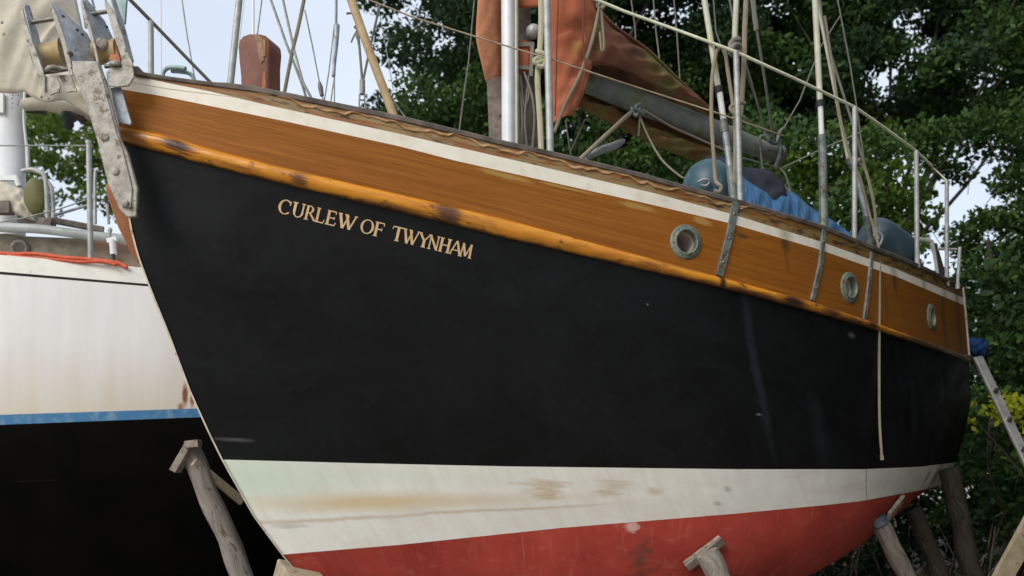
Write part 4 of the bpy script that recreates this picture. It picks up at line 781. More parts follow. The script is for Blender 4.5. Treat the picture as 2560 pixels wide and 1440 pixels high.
# cheeks, left to right
cheek([(52, 28), (56, 20), (66, 60), (80, 100), (98, 150), (112, 190), (112, 232), (104, 222), (84, 160), (62, 90), (50, 50)], [(56, 20, 0), (66, 10, .02), (78, 14, .05), (86, 50, .06), (100, 90, .07), (106, 150, .07), (112, 200, .0), (98, 150, 0), (80, 100, 0), (66, 60, 0)], YR, .1)
plate('toe_plate', [(108, 190), (142, 190), (150, 214), (148, 230), (138, 232), (126, 238), (108, 224)], YR+.01, 'galvworn', .012)
plate('toe_plate', [(142, 188), (176, 186), (192, 228), (168, 230), (158, 214), (150, 196)], YR+.03, 'galvworn', .012)
cheek([(122, 10), (128, 8), (134, 20), (150, 60), (166, 110), (176, 150), (182, 190), (172, 184), (154, 110), (136, 56)], [(128, 8, 0), (136, 6, .02), (178, 45, .05), (218, 84, .1), (228, 100, .1), (236, 152, .08), (182, 158, 0), (166, 110, 0), (150, 60, 0), (134, 20, 0)], YR, .1, holes=((158, 41), (193, 75), (206, 86), (228, 105)))
cheek([(200, 6), (206, 2), (214, 30), (224, 60), (236, 100), (246, 150), (268, 210), (260, 206), (240, 150), (228, 100), (212, 55)], [(206, 2, 0), (216, -4, .02), (236, 22, .05), (262, 52, .08), (284, 90, .09), (286, 108, .09), (264, 108, .07), (244, 108, 0), (236, 90, 0), (224, 60, 0), (214, 30, 0)], YR, .1, holes=((267, 67),))
cheek([(260, -10), (266, 0), (284, 28), (296, 60), (308, 95), (318, 130), (332, 160), (334, 192), (320, 214), (292, 217), (270, 214), (264, 180), (280, 166), (304, 168), (302, 140), (286, 96), (272, 44), (262, 14)], [(262, -30, 0), (292, -30, .03), (294, 30, .05), (312, 60, .06), (334, 155, .06), (330, 170, .0), (310, 95, 0), (296, 60, 0), (284, 28, 0)], YR+.0, .1)
plate('cheek_plate', [(290, -30), (318, -30), (312, 58), (300, 56), (292, 30)], YR+.09, 'teal', .02)
# side lug with bright face, between strap and planking
plate('side_plate', [(276, 218), (302, 218), (328, 305), (326, 312), (296, 306), (284, 262)], YR+.04, 'galv', .02)
slab('wedge', [(332, 165), (345, 165), (368, 190), (332, 184)], YR+.1, (0, .04, 0), M['cap'], br, .003)
# cross bolts, rollers
for (p, q, r_, mt) in (((72, 57), (136, 47), .012, 'iron'), ((222, 36), (272, 28), .012, 'iron'), ((106, 182), (174, 172), .012, 'iron'), ((262, 166), (306, 164), .012, 'iron')):
    mb = MB(); mb.tube([P(*p, YR+.03), P(*q, YR+.03)], r_, 10); mb.build('cross_bolt', M[mt], br)
for (xa, ya, xb, yb, r0, r1) in ((92, 140, 162, 132, .085, .062), ):
    mb = MB(); a, b = P(xa, ya, YR+.10), P(xb, yb, YR+.10); n = 12
    mb.tube([a.lerp(b, i/n) for i in range(n+1)], [r0-(r0-r1)*math.sin(math.pi*i/n) for i in range(n+1)], 24); mb.build('roller', M['roller'], br)
a, b = P(240, 132, YR+.09), P(296, 128, YR+.09); mb = MB(); mb.tube([a.lerp(b, i/12) for i in range(13)], [.05-.0*i+.02*abs(math.cos(i/12*math.pi)) for i in range(13)], 24); mb.build('roller', M['roller'], br)
mb = MB(); mb.lathe(P(254, 108, YR+.02), (0.1, -1, .1), [(.035, -.06), (.035, 0), (.028, .012), (.001, .018)], 18); mb.build('knob', M['galvworn'], br)
slab('rust_collar', [(272, 150), (284, 100), (300, 146), (300, 158)], YR+.035, (0, .02, 0), M['copper'], br, .002)
mb = MB(); mb.lathe(P(288, 160, YR-.005), (0, -.35, 1), [(.001, .02), (.028, .014), (.036, 0), (.034, -.008), (.001, -.012)], 18); mb.build('cap_nut', M['galvworn'], br)
mb = MB(); mb.lathe(P(134, 172, YR+.01), (0, -.3, 1), [(.001, .022), (.03, .016), (.045, 0), (.04, -.012), (.001, -.016)], 18); mb.build('cap_nut', M['galvworn'], br)
mb = MB(); mb.lathe(P(174, 132, YR-.02), (0, -1, 0), [(.014, -.02), (.014, .01), (.001, .014)], 6); mb.build('hex_nut', M['iron'], br)
# ------------------------------------------------------------------ deck cargo at the right
def ellipsoid(mb, c, ax_, rl, rr_, n=28, m=18, blunt=2.4):
    c = Vector(c); d = Vector(ax_).normalized(); prof = []
    for i in range(m+1):
        t_ = -1+2*i/m; prof.append((max(.001, rr_*(1-abs(t_)**blunt)**.5), t_*rl))
    mb.lathe(c, d, prof, n); return mb
mb = MB(); ellipsoid(mb, P(1772, 466, 6.35), (.1, .2, 1), .19, .185, blunt=2.1); fo = solo(mb, 'ball_fender', M['fender'], 'round faded blue ball fender on deck behind the first chainplate', 'fender')
b_ = MB(); b_.tube(poly([(1745, 455, 6.16), (1760, 448, 6.14), (1775, 452, 6.14), (1766, 464, 6.15), (1752, 462, 6.15)], 12), .009, 6); b_.build('fender_eye', M['galv'], fo)
b_ = MB(); cloth('stern_cover', [(1748, 405, 6.95), (1775, 388, 6.95), (1815, 394, 6.95), (1870, 418, 7.0), (1920, 424, 7.0), (1958, 450, 7.0)], [(1740, 510, 6.9), (1775, 525, 6.9), (1815, 540, 6.9), (1870, 555, 6.9), (1920, 570, 6.9), (1965, 580, 6.95)], M['darktarp'], 'dark grey canvas heap on deck under the end of the boom', 'cover', .08, 24, 12, .025, seed=4)
cloth('blue_tarpaulin', [(1852, 438, 6.85), (1885, 462, 6.9), (1930, 482, 6.95), (1958, 476, 7.05), (1985, 482, 7.1), (2030, 520, 7.15), (2080, 550, 7.15), (2140, 594, 7.15)], [(1852, 540, 6.5), (1900, 560, 6.55), (1940, 570, 6.6), (1980, 580, 6.65), (2010, 590, 6.7), (2050, 600, 6.8), (2090, 620, 6.85), (2145, 640, 6.9)], M['tarp'], 'crumpled bright blue tarpaulin tented over the deck behind the shrouds', 'tarpaulin', .04, 70, 24, .016, .003, seed=2, fold=2.2, ff=.21, freq=2)
mb = MB(); ellipsoid(mb, P(2219, 612, 7.35), (.86, .35, -.42), .27, .165, blunt=4.5); fo = solo(mb, 'cylinder_fender', M['fender2'], 'large dark blue cylindrical fender lying on the side deck near the stern', 'fender')
b_ = MB(); b_.tube(poly([(2160, 620, 7.1), (2175, 604, 7.08), (2192, 580, 7.1), (2206, 592, 7.1), (2200, 612, 7.1)], 14), .012, 6); b_.tube([P(2186, 570, 7.12), P(2194, 600, 7.1)], .022, 8); b_.build('fender_eye', M['galv'], fo)
# stern pushpit tubes
for q, r_ in (([(2282, 596, 8.2), (2320, 602, 8.2), (2332, 612, 8.2), (2345, 690, 8.2)], .018), ([(2310, 600, 8.7), (2325, 605, 8.7), (2350, 680, 8.7)], .016), ([(2345, 622, 8.3), (2392, 624, 8.3)], .013)):
    wire('pushpit_rail', q, r_, 'alu', 20)
mb = MB(); mb.bar(P(2335, 612, 8.35), P(2358, 690, 8.35), .05, .02, Vector((0, 1, 0))); mb.build('boarding_step', M['darktarp'], boat)
mb = MB(); ellipsoid(mb, P(2442, 868, 8.45), (1, .2, -.3), .11, .085); mb.v = [tuple(Vector(p)+Vector((.010*math.sin(p[2]*95), 0, .020*math.sin(p[0]*70)*math.sin(p[2]*55+1)))) for p in mb.v]; solo(mb, 'tarp_bundle', M['bundle'], 'small blue tarpaulin bundle hanging off the transom', 'tarpaulin')
mb = MB(); mb.tube(poly([(2405, 893, 8.1), (2425, 898, 8.3), (2436, 905, 8.4)], 6), .03, 8, wob=.2); mb.build('strake_end', M['cap'], boat)
# ------------------------------------------------------------------ props, ladder
def log(name, pix, Y0, r0, mat, label, catg='prop', extra=None, group=None, Yb=None):
    root = thing(name, label, catg, P(*pix[-1], Yb or Y0), group); root.location.z = 0
    a, b = P(*pix[0], Y0), P(*pix[-1], Yb or Y0); d = b-a; f = (0-a.z)/d.z if d.z < 0 else 1
    e = a+d*f; n = 26; pts = []
    for i in range(n+1):
        p = a.lerp(e, i/n); pts.append(p+Vector((math.sin(i*.9)*.006, math.cos(i*.7)*.006, 0)))
    mb = MB(); mb.tube(pts, [r0*(1+.05*math.sin(i*1.3)+.12*i/n) for i in range(n+1)], 16, wob=.02); mb.build('log', M[mat], root)
    return root
pr = log('timber_prop', [(474, 1124), (608, 1440)], 6.3, .074, 'log', 'knobbly grey log prop with pale cap board standing left of the stem')
mb = MB(); mb.bar(P(438, 1178, 6.24), P(480, 1106, 6.24), .05, .12, Vector((0, 1, 0))); mb.build('cap_board', M['padwood'], pr, bevel=.004)
mb = MB(); mb.bar(P(466, 1112, 6.20), P(500, 1108, 6.20), .09, .05, Vector((0, 0, 1))); mb.build('wedge', M['padwood'], pr, bevel=.004)
mb = MB(); mb.bar(P(484, 1154, 6.22), P(606, 1254, 6.5), .062, .03, Vector((.3, -1, .5))); mb.build('brace_batten', M['palewood'], pr, bevel=.004)
pr = log('timber_prop', [(1768, 1382), (1795, 1440)], 5.72, .075, 'log', 'pale log prop with wooden pad holding the red bottom amidships')
mb = MB(); h1, n1 = hit(1712, 1412); h2, n2 = hit(1800, 1345); mb.bar(h1+n1*.02, h2+n2*.03, .075, .03, n1); mb.build('pad', M['padwood'], pr, bevel=.005)
mb = MB(); mb.bar(h1+n1*.045, h2+n2*.055, .06, .02, n1); mb.build('pad_backing', M['oldwood'], pr, bevel=.004)
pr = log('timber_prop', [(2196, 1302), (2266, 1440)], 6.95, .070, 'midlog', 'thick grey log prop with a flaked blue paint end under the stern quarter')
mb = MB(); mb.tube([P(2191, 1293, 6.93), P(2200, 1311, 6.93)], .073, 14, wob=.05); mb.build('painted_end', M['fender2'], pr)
mb = MB(); h1, n1 = hit(2212, 1288); h2, n2 = hit(2246, 1246)
mb.bar(h1+n1*.03, h2+n2*.03, .09, .03, n1); mb.build('pad', M['padwood'], pr, bevel=.004)
log('timber_prop', [(2280, 1270), (2352, 1440)], 7.9, .075, 'darklog', 'log prop coloured dark for shade, standing behind the stern, between two other props')
log('timber_prop', [(2372, 1172), (2430, 1440)], 8.0, .085, 'darklog', 'tall post prop coloured dark for shade, rising to the transom corner')
mb = MB(); mb.box(P(748, 1440, 5.75)+Vector((0, 0, -.04)), .26, .5, .17, Matrix.Rotation(.25, 3, 'Y') @ Matrix.Rotation(.4, 3, 'Z')); tb = solo(mb, 'timber_block', M['palewood'], 'pale sawn timber block wedged under the forefoot of the stem', 'block', bevel=.012)
mb = MB(); mb.box(P(748, 1440, 5.75)+Vector((.05, .1, -.60)), .36, .5, .93, None); solo(mb, 'keel_chock', M['oldwood'], 'grey timber baulk standing under the forefoot block', 'block', bevel=.015)
for k, aa in enumerate((3.0, 5.0)):
    mb = MB(); mb.box(O0+DV*aa+Vector((0, 0, .125)), 1.0, .3, .25, Matrix.Rotation(PHI+math.pi/2, 3, 'Z'))
    solo(mb, 'keel_block', M['oldwood'], ('heavy grey baulk lying under the front half of the keel', 'heavy grey baulk lying under the after half of the keel')[k], 'block', 'baulks under the keel', bevel=.02)
mb = MB(); a, b = P(2530, 1400, 6.4), P(2585, 1300, 6.2); mb.bar(a+(a-b)*3.2, b+(b-a)*.4, .14, .04, Vector((0, -1, .2))); solo(mb, 'plank', M['palewood'], 'pale sawn plank leaning up at the bottom right corner', 'plank', bevel=.004)
# ladder
lad = thing('ladder', 'aluminium ladder with dark rung holes leaning on the transom corner', 'ladder', P(2600, 1440, 7.6)); lad.location.z = 0
la, lb = P(2444, 893, 8.15), P(2566, 1150, 7.7); dd = (lb-la).normalized(); Lt = (la.z)/-dd.z; le = la+dd*Lt
sidev = Vector((.50, .866, 0)).normalized()*.36; sidev = sidev-dd*sidev.dot(dd)
for off in (Vector(), sidev):
    mb = MB(); mb.bar(la+off, le+off, .085, .028, Vector((0, -1, .25))); rl = mb.build('stile', M['ladder'], lad, bevel=.003)
    mb = MB(); mb.bar(la+off+Vector((-.032, -.018, -.01)), le+off+Vector((-.032, -.018, -.01)), .012, .012, Vector((0, -1, .25))); mb.build('lip', M['alu'], rl)
k = .36
while k < Lt-.1:
    p = la+dd*k; mb = MB(); mb.tube([p-Vector((0, .02, 0))-sidev*.03, p+sidev*1.02], .014, 10); rg = mb.build('rung', M['alu'], lad)
    mb = MB(); mb.lathe(p+Vector((0, -.045, 0)), (0, -1, .25), [(.021, -.01), (.020, .004), (.001, .0042)], 12); mb.build('rung_end', M['blackrub'], rg); k += .30
# ------------------------------------------------------------------ white neighbour boat (left)
nb = thing('white_yacht', 'chalky white hulled yacht with blue waterline and black bottom behind the bow', 'sailing boat', (-3.5, 9, .3))
def nrow(ytab, inset, n=120, xend=900):
    out = []
    for i in range(n):
        t = i/(n-1); x = -900+(xend+900)*t; u = (x+300)/1200
        Y = 7.55+.28*max(0, u)**2*2.2+(.15 if u < 0 else .15)*0+inset*(1-.3*t)
        if x > 560: Y += 1.6*((x-560)/340)**2
        out.append(P(x, ytab(x), Y))
    return out
tabs = [[(-900, 580), (0, 637), (370, 670), (900, 712)], [(-900, 628), (0, 679), (370, 710), (900, 750)], [(-900, 634), (0, 686), (370, 716), (900, 756)], [(-900, 1052), (0, 1037), (497, 1021), (900, 1008)], [(-900, 1080), (0, 1062), (497, 1043), (900, 1030)], [(-900, 1500), (0, 1470), (497, 1430), (900, 1300)]]
def nband(name, t0, t1, i0, i1, mat, n=8, pw=1.):
    rows = [nrow(lambda x, f=f: interp(t0, x)*(1-f)+interp(t1, x)*f, i0+(i1-i0)*f**pw, xend=900) for f in [k/n for k in range(n+1)]]
    mb = MB(); R = len(rows); U = [[(i*.06, k/n) for i in range(120)] for k in range(R)]; U2 = [[(.25+i/119*.5, k/n) for i in range(120)] for k in range(R)]
    mb.grid(rows, U, U2); return mb.build(name, M[mat], nb), rows
_, R0 = nband('gunwale', tabs[0], tabs[1], .05, .0, 'rail'); nband('seam', tabs[1], tabs[2], .025, .025, 'seam', 1)
_, Rh = nband('topside', tabs[2], tabs[3], 0, .06, 'gel', 10, 1.5); nband('waterline_stripe', tabs[3], tabs[4], .058, .07, 'blue', 2); _, Rb = nband('bottom', tabs[4], tabs[5], .07, .75, 'blackbot', 12, 1.8)
mb = MB(); far = [p+Vector((-.6, 2.6, .0)) if True else p for p in R0[0]]; mb.grid([R0[0], [p.lerp(q, .5)+Vector((0, 0, .06)) for p, q in zip(R0[0], far)], far], flip=True); mb.build('deck', M['rail'], nb)
mb = MB(); fb = [p+Vector((-.3, 1.2, -.9 if p.z > 1 else -.3)) for p in Rb[-1]]; mb.grid([far, [Vector((p.x-.5, p.y+2.5, p.z)) for p in Rb[0]], [Vector((p.x, p.y+1.0, .45)) for p in Rb[-1]], Rb[-1]], flip=True); mb.build('starboard_hull', M['blackbot'], nb)
mb = MB(); mb.grid([[p.copy() for p in Rb[-1][::4]], [Vector((p.x, p.y+.35, .3)) for p in Rb[-1][::4]], [Vector((p.x, p.y+.6, .3)) for p in Rb[-1][::4]], [Vector((p.x, p.y+1.0, .5)) for p in Rb[-1][::4]]]); mb.build('keel', M['blackbot'], nb)
# coachroof with mossy side, grab rail
mb = MB(); A = [P(-500, 560, 8.5), P(0, 588, 8.5), P(200, 596, 8.5), P(420, 622, 8.6)]; B = [P(-500, 660, 8.5), P(0, 676, 8.5), P(200, 686, 8.5), P(420, 700, 8.6)]
mb.grid([A, B], flip=False, smooth=False); mb.grid([[p+Vector((0, 1.4, .08)) for p in A], A], smooth=False); cr_ = mb.build('coachroof', M['moss'], nb)
mb = MB(); mb.tube(poly([(-500, 548, 8.4), (0, 568, 8.4), (110, 574, 8.4), (220, 588, 8.4), (400, 606, 8.5)], 20), .045, 10); mb.build('grab_rail', M['greyrail'], nb)
mb = MB(); mb.bar(P(-60, 520, 8.6), P(30, 520, 8.6), .10, .12); mb.bar(P(50, 548, 8.7), P(135, 560, 8.7), .10, .08); mb.bar(P(100, 545, 9), P(260, 575, 9.2), .06, .06); mb.build('hatch_frame', M['oldwood'], nb, bevel=.005)
mb = MB(); mb.lathe(P(50, 622, 8.47), (0, -1, 0), [(.085, -.02), (.085, .02), (.065, .03), (.055, .0), (.001, -.0)], 18); mb.build('vent', M['oldwood'], nb)
mb = MB(); mb.lathe(P(52, 622, 8.45), (0, -1, 0), [(.05, 0), (.001, .001)], 18); mb.build('vent_mouth', M['blackrub'], nb)
mb = MB(); mb.tube([P(222, 356, 7.75), P(227, 656, 7.75)], .024, 12); mb.tube([P(221, 352, 7.75), P(222, 360, 7.75)], .028, 10); mb.build('stanchion', M['alu'], nb)
wire('guard_wire', [(-60, 364, 7.75), (222, 364, 7.75)], .006, 'wire', None, nb); wire('guard_wire', [(-60, 566, 7.7), (60, 545, 7.7), (150, 522, 7.72), (224, 497, 7.75)], .006, 'wire', None, nb)
wire('strut', [(130, 540, 8.6), (224, 512, 8.3)], .014, 'galv', None, nb)
for q, r_ in (([(55, 428, 8.2), (78, 424, 8.2), (98, 430, 8.2), (114, 450, 8.2), (119, 545, 8.2)], .022), ([(102, 446, 8.4), (120, 455, 8.4), (131, 480, 8.4), (133, 545, 8.4)], .020), ([(247, 425, 8.3), (238, 436, 8.3), (238, 560, 8.3)], .018), ([(70, 360, 8.3), (72, 430, 8.3)], .014), ([(268, 510, 8.2), (272, 560, 8.2)], .014)):
    wire('pushpit_tube', q, r_, 'alu', 16, nb)
# olive horseshoe / danbuoy
mb = MB(); mb.lathe(P(88, 490, 8.35), (.25, -1, 0), [(.001, .03), (.08, .03), (.098, .012), (.10, -.02), (.001, -.03)], 28); mb.v = [(p[0], p[1], P(88, 490, 8.35).z+(p[2]-P(88, 490, 8.35).z)*1.75) for p in mb.v]; mb.build('horseshoe_buoy', M['olive'], nb)
# white valve
va = thing('whistle_valve', 'small white plastic fitting standing above the orange rope', 'fitting', P(282, 650, 8.1))
mb = MB(); mb.tube([P(281, 600, 8.1), P(284, 636, 8.1)], .03, 10); mb.bar(P(268, 602, 8.1), P(292, 596, 8.1), .03, .04); mb.build('body', M['white'], va)
mb = MB(); mb.lathe(P(275, 576, 8.1), (0, 0, 1), [(.001, .03), (.018, .02), (.022, 0), (.012, -.03), (.012, -.06)], 12); mb.build('knob', M['alu'], va)
mb = MB(); mb.tube([P(283, 636, 8.1), P(284, 662, 8.1)], .018, 8); mb.build('spigot', M['blackrub'], va)
mb = MB(); mb.tube(poly([(-40, 632, 7.72), (30, 634, 7.72), (90, 636, 7.72), (160, 643, 7.72), (225, 650, 7.72), (262, 652, 7.72), (300, 660, 7.72), (318, 668, 7.72)], 40), .017, 8, wob=.25); mb.tube(poly([(20, 640, 7.68), (120, 648, 7.68), (190, 654, 7.68), (260, 655, 7.68), (290, 662, 7.68)], 30), .014, 8, wob=.1); solo(mb, 'orange_rope', M['orange'], 'bright orange rope lying along the white gunwale', 'rope')
# mast, fabric, boom cover
mb = MB(); c0, c1 = P(20, 215, 9.0), P(20, 470, 9.0); r_ = 42*9/F; mb.grid([[c+Vector((r_*math.cos(a), .12*math.sin(a), 0)) for a in np.linspace(0, 2*math.pi, 29)] for c in (P(20, -100, 9), c1+Vector((0, 0, -.5)))], flip=True); mm = mb.build('mast', M['whitepaint'], nb)
mb = MB(); mb.box(P(-2, 258, 8.86), .10, .03, .20); mb.build('mast_bracket', M['white'], mm, bevel=.004)
for hx, hy in ((32, 238), (46, 238), (30, 246), (32, 258), (46, 256), (32, 270), (44, 262)):
    b_ = MB(); b_.lathe(P(hx, hy, 8.868), (0, -1, 0), [(.008, 0), (.001, .001)], 8); b_.build('rivet_hole', M['blackrub'], mm)
mb = MB(); mb.bar(P(-20, 446, 8.8), P(48, 446, 8.8), .05, .05); mb.tube([P(40, 440, 8.78), P(48, 466, 8.78)], .03, 8); mb.build('gooseneck_clamp', M['white'], mm)
wire('mast_edge_tube', [(62, 228, 8.9), (60, 300, 8.9), (66, 360, 8.9), (70, 430, 8.9)], .014, 'white', 10, nb)
mb = MB(); mb.tube([P(60, 262, 8.9), P(110, 258, 8.9), P(160, 270, 8.9), P(300, 300, 8.9)], [.06, .07, .065, .06], 12); bm2 = mb.build('boom', M['beige'], nb)
mb = MB(); mb.bar(P(50, 250, 9.1), P(112, 258, 9.1), .16, .2); mb.build('gooseneck', M['darkbrown'], nb, bevel=.01)
mb = MB(); mb.lathe(P(172, 300, 8.75), (0, 0, 1), [(.001, .07), (.07, .065), (.07, .0), (.045, -.01), (.05, -.05), (.03, -.09), (.001, -.09)], 16); mb.build('boom_block', M['blackrub'], nb)
mb = MB(); mb.tube([P(190, 285, 8.9), P(212, 300, 8.9)], .05, 8); mb.build('boom_fitting', M['darkbrown'], nb)
cc = cloth('boom_cover', [(-60, -200, 8.4), (60, -180, 8.35), (130, -120, 8.40), (184, -20, 8.45), (198, 30, 8.45), (210, 80, 8.45), (235, 150, 8.45), (275, 215, 8.5), (300, 290, 8.5)], [(-60, 230, 8.3), (0, 232, 8.25), (36, 234, 8.25), (60, 230, 8.25), (84, 245, 8.25), (116, 256, 8.25), (160, 252, 8.3), (200, 275, 8.35), (280, 330, 8.45)], M['beige'], 'stained beige canvas cover draped over the boom of the white yacht', 'sail cover', .12, 60, 26, .022, .006, seed=6, fold=.5)
for hx, hy in ((5, 56), (9, 85), (104, 242), (121, 246)):
    b_ = MB(); b_.lathe(P(hx, hy, 8.10), (0, -1, 0), [(.014, 0), (.012, .003), (.001, .003)], 10); b_.build('eyelet', M['iron'], cc)
cloth('cloth_wrap', [(-60, 450, 8.7), (0, 452, 8.68), (50, 470, 8.68), (66, 480, 8.7)], [(-60, 545, 8.6), (0, 520, 8.6), (60, 545, 8.6), (92, 555, 8.65)], M['beige'], 'loose beige cloth bunched around the foot of the white mast', 'cloth', .05, 24, 12, .02, seed=11, fold=1.0)
wire('stay', [(222, -30, 8.7), (236, 20, 8.7)], .012, 'wire', None, nb)
wire('stay', [(203, -30, 8.6), (216, 70, 8.6)], .018, 'white', None, nb)
# ------------------------------------------------------------------ vegetation
def leafmesh(name, centers, mat, parent, size, aspect=1.6, lab=None, world=False):
    c = np.asarray(centers, dtype=np.float64); n = len(c); off = np.array(worldloc(parent)) if parent is not None else np.zeros(3); c = c-off
    d = rng.normal(size=(n, 3)); d[:, 2] -= .3; d /= np.linalg.norm(d, axis=1)[:, None]; e = rng.normal(size=(n, 3)); e[:, 1] -= .2; e -= d*(e*d).sum(1)[:, None]; e /= np.linalg.norm(e, axis=1)[:, None]
    s_ = size*rng.uniform(.6, 1.35, n)[:, None]; l, w2 = d*s_*aspect*.5, e*s_*.5
    V = np.stack([c-l, c+w2*.85-l*.15, c+w2*.55+l*.55, c+l, c-w2*.55+l*.55, c-w2*.85-l*.15], 1).reshape(-1, 3)
    me = bpy.data.meshes.new(name); me.vertices.add(n*6); me.vertices.foreach_set('co', V.astype(np.float32).ravel())
    me.loops.add(n*6); me.loops.foreach_set('vertex_index', np.arange(n*6, dtype=np.int32)); me.polygons.add(n); me.polygons.foreach_set('loop_start', np.arange(0, n*6, 6, dtype=np.int32))
    me.update(calc_edges=True); me.validate(); o = link(name, me, mat, parent); return o
def branches(name, segs, mat, parent):
    mb = MB()
    for pts, r0, r1 in segs:
        pts = cat(pts, 8) if len(pts) > 2 else pts; m = len(pts); mb.tube(pts, [r0+(r1-r0)*i/(m-1) for i in range(m)], 6, caps=False)
    return mb.build(name, mat, parent)
def clumps(cl, per, jitter=1.):
    out = []
    for (c, r) in cl:
        k = int(per*(r/.5)**2); v = rng.normal(size=(k, 3)); v /= np.linalg.norm(v, axis=1)[:, None]; rad = rng.uniform(.15, 1, k)**.55
        out.append(np.array(c)+v*rad[:, None]*r*np.array([1.15, 1.0, .75]))
    return np.concatenate(out) if out else np.zeros((0, 3))
def tree(name, label, base, crown, leaf_sets, catg='tree', bark='bark', group=None, trunk_r=.25, limbs=True):
    """crown: list of (centre, radius); leaf_sets: [(part name, clumps, material, leaf size, density)]"""
    root = thing(name, label, catg, base, group); B = Vector(base); top = sum((Vector(c) for c, _ in crown), Vector())/len(crown)
    fork = B.lerp(top, .55); segs = [([B, B.lerp(fork, .5)+Vector((random.uniform(-.2, .2), 0, 0)), fork], trunk_r, trunk_r*.6)]
    for i, (c, r) in enumerate(crown):
        if i % 5 == 0 and limbs:
            c = Vector(c); mid = fork.lerp(c, .5)+Vector((random.uniform(-.5, .5), random.uniform(-.3, .3), random.uniform(-.2, .5))); segs.append(([fork, mid, c], trunk_r*.14, .010))
    branches('trunk', segs, M[bark], root)
    for nm, cl, mt, sz, per in leaf_sets:
        if cl: leafmesh(nm, clumps(cl, per), M[mt], root, sz)
    return root
def inpoly(x, y, pg):
    c = False; j = len(pg)-1
    for i in range(len(pg)):
        if (pg[i][1] > y) != (pg[j][1] > y) and x < (pg[j][0]-pg[i][0])*(y-pg[i][1])/(pg[j][1]-pg[i][1])+pg[i][0]: c = not c
        j = i
    return c
GAPS = [(1905, 20, 26), (1700, 45, 24), (2215, 220, 44), (2190, 185, 26), (2265, 60, 22), (2295, 105, 18), (2470, 200, 12), (2450, 485, 36), (2350, 515, 30), (2330, 570, 34), (1035, 20, 30), (1080, 95, 22), (1060, 150, 20), (2420, 370, 20), (1130, 240, 16), (1450, 320, 14)]
def field(pg, step, Y0, Y1_, r, keep=1., gaps=True, jit=.45):
    xs = [p[0] for p in pg]; ys = [p[1] for p in pg]; out = []
    y = min(ys)
    while y < max(ys):
        x = min(xs)
        while x < max(xs):
            px, py = x+random.uniform(-jit, jit)*step, y+random.uniform(-jit, jit)*step
            if inpoly(px, py, pg) and random.random() < keep:
                Y = random.uniform(Y0, Y1_); rad = r*random.uniform(.75, 1.25)
                if not gaps or all(math.hypot(px-gx, py-gy) > gr*.8+rad*F/Y*.50 for gx, gy, gr in GAPS): out.append((P(px, py, Y), rad))
            x += step
        y += step
    return out
# big oak behind the boat: crown edge follows the photo's skyline
oakP = [(985, -300), (930, -20), (975, 60), (990, 120), (1040, 190), (1020, 240), (960, 290), (1020, 330), (1250, 420), (1500, 460), (1900, 520), (1950, 380), (1900, 150), (1850, -300)]
c1 = field(oakP, 56, 12.0, 14.5, .38); c1b = field(oakP, 66, 14, 16.5, .5, .9)
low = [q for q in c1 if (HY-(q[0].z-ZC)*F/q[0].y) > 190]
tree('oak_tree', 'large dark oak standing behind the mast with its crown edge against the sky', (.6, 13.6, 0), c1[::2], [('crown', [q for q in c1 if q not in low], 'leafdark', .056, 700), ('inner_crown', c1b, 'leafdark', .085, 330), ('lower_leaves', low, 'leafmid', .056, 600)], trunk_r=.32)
elmP = [(1800, -300), (1850, 100), (1900, 300), (2000, 330), (2600, 330), (2750, 300), (2750, -300)]
c2 = field(elmP, 56, 12.5, 15, .40); c2b = field(elmP, 66, 15, 17, .52, .95)
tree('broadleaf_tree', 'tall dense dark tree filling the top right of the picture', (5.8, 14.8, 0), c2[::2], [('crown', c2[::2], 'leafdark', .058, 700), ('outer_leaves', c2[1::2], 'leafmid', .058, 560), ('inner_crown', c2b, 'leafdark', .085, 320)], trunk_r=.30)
mp_ = [(1880, 330), (2050, 290), (2180, 300), (2290, 400), (2330, 560), (2300, 640), (2150, 640), (1950, 560)]
c3 = field(mp_, 58, 10.6, 12.0, .33, gaps=True)
tree('maple_tree', 'lighter green bushy maple rising behind the rear stanchions', (3.9, 11.6, 0), c3[::2], [('crown', c3[::2], 'leaflime', .058, 400), ('darker_crown', c3[1::2], 'leafmid', .058, 560)], trunk_r=.14)  # alternate clumps carry the darker leaf tone
rp = [(2300, 330), (2750, 280), (2750, 700), (2500, 720), (2440, 680), (2340, 640)]
c4 = field(rp, 48, 11.5, 13.5, .30, .95)
tree('hawthorn_tree', 'open twiggy hawthorn at the right edge with sky showing through', (6.9, 12.6, 0), c4, [('crown', c4, 'leafmid', .052, 900)], trunk_r=.10, limbs=False)
# branches seen against the gap
mb = MB()
for _ in range(20):
    x, y = random.uniform(2340, 2560), random.uniform(330, 760); Y = random.uniform(10.8, 12); a_ = P(x, y, Y); b_ = a_+Vector((random.uniform(-.5, .5), random.uniform(-.2, .2), random.uniform(-.7, .5))); mb.tube(cat([a_, a_.lerp(b_, .5)+Vector((random.uniform(-.1, .1), 0, random.uniform(-.1, .1))), b_], 5), .005, 5, caps=False)
mb.tube(cat([Vector((6.2, 11.5, 0)), P(2500, 900, 11.5), P(2470, 600, 11.5)], 8), .03, 6)
solo(mb, 'dead_elder', M['bark'], 'tangle of bare brown twigs at the right behind the transom', 'shrub')
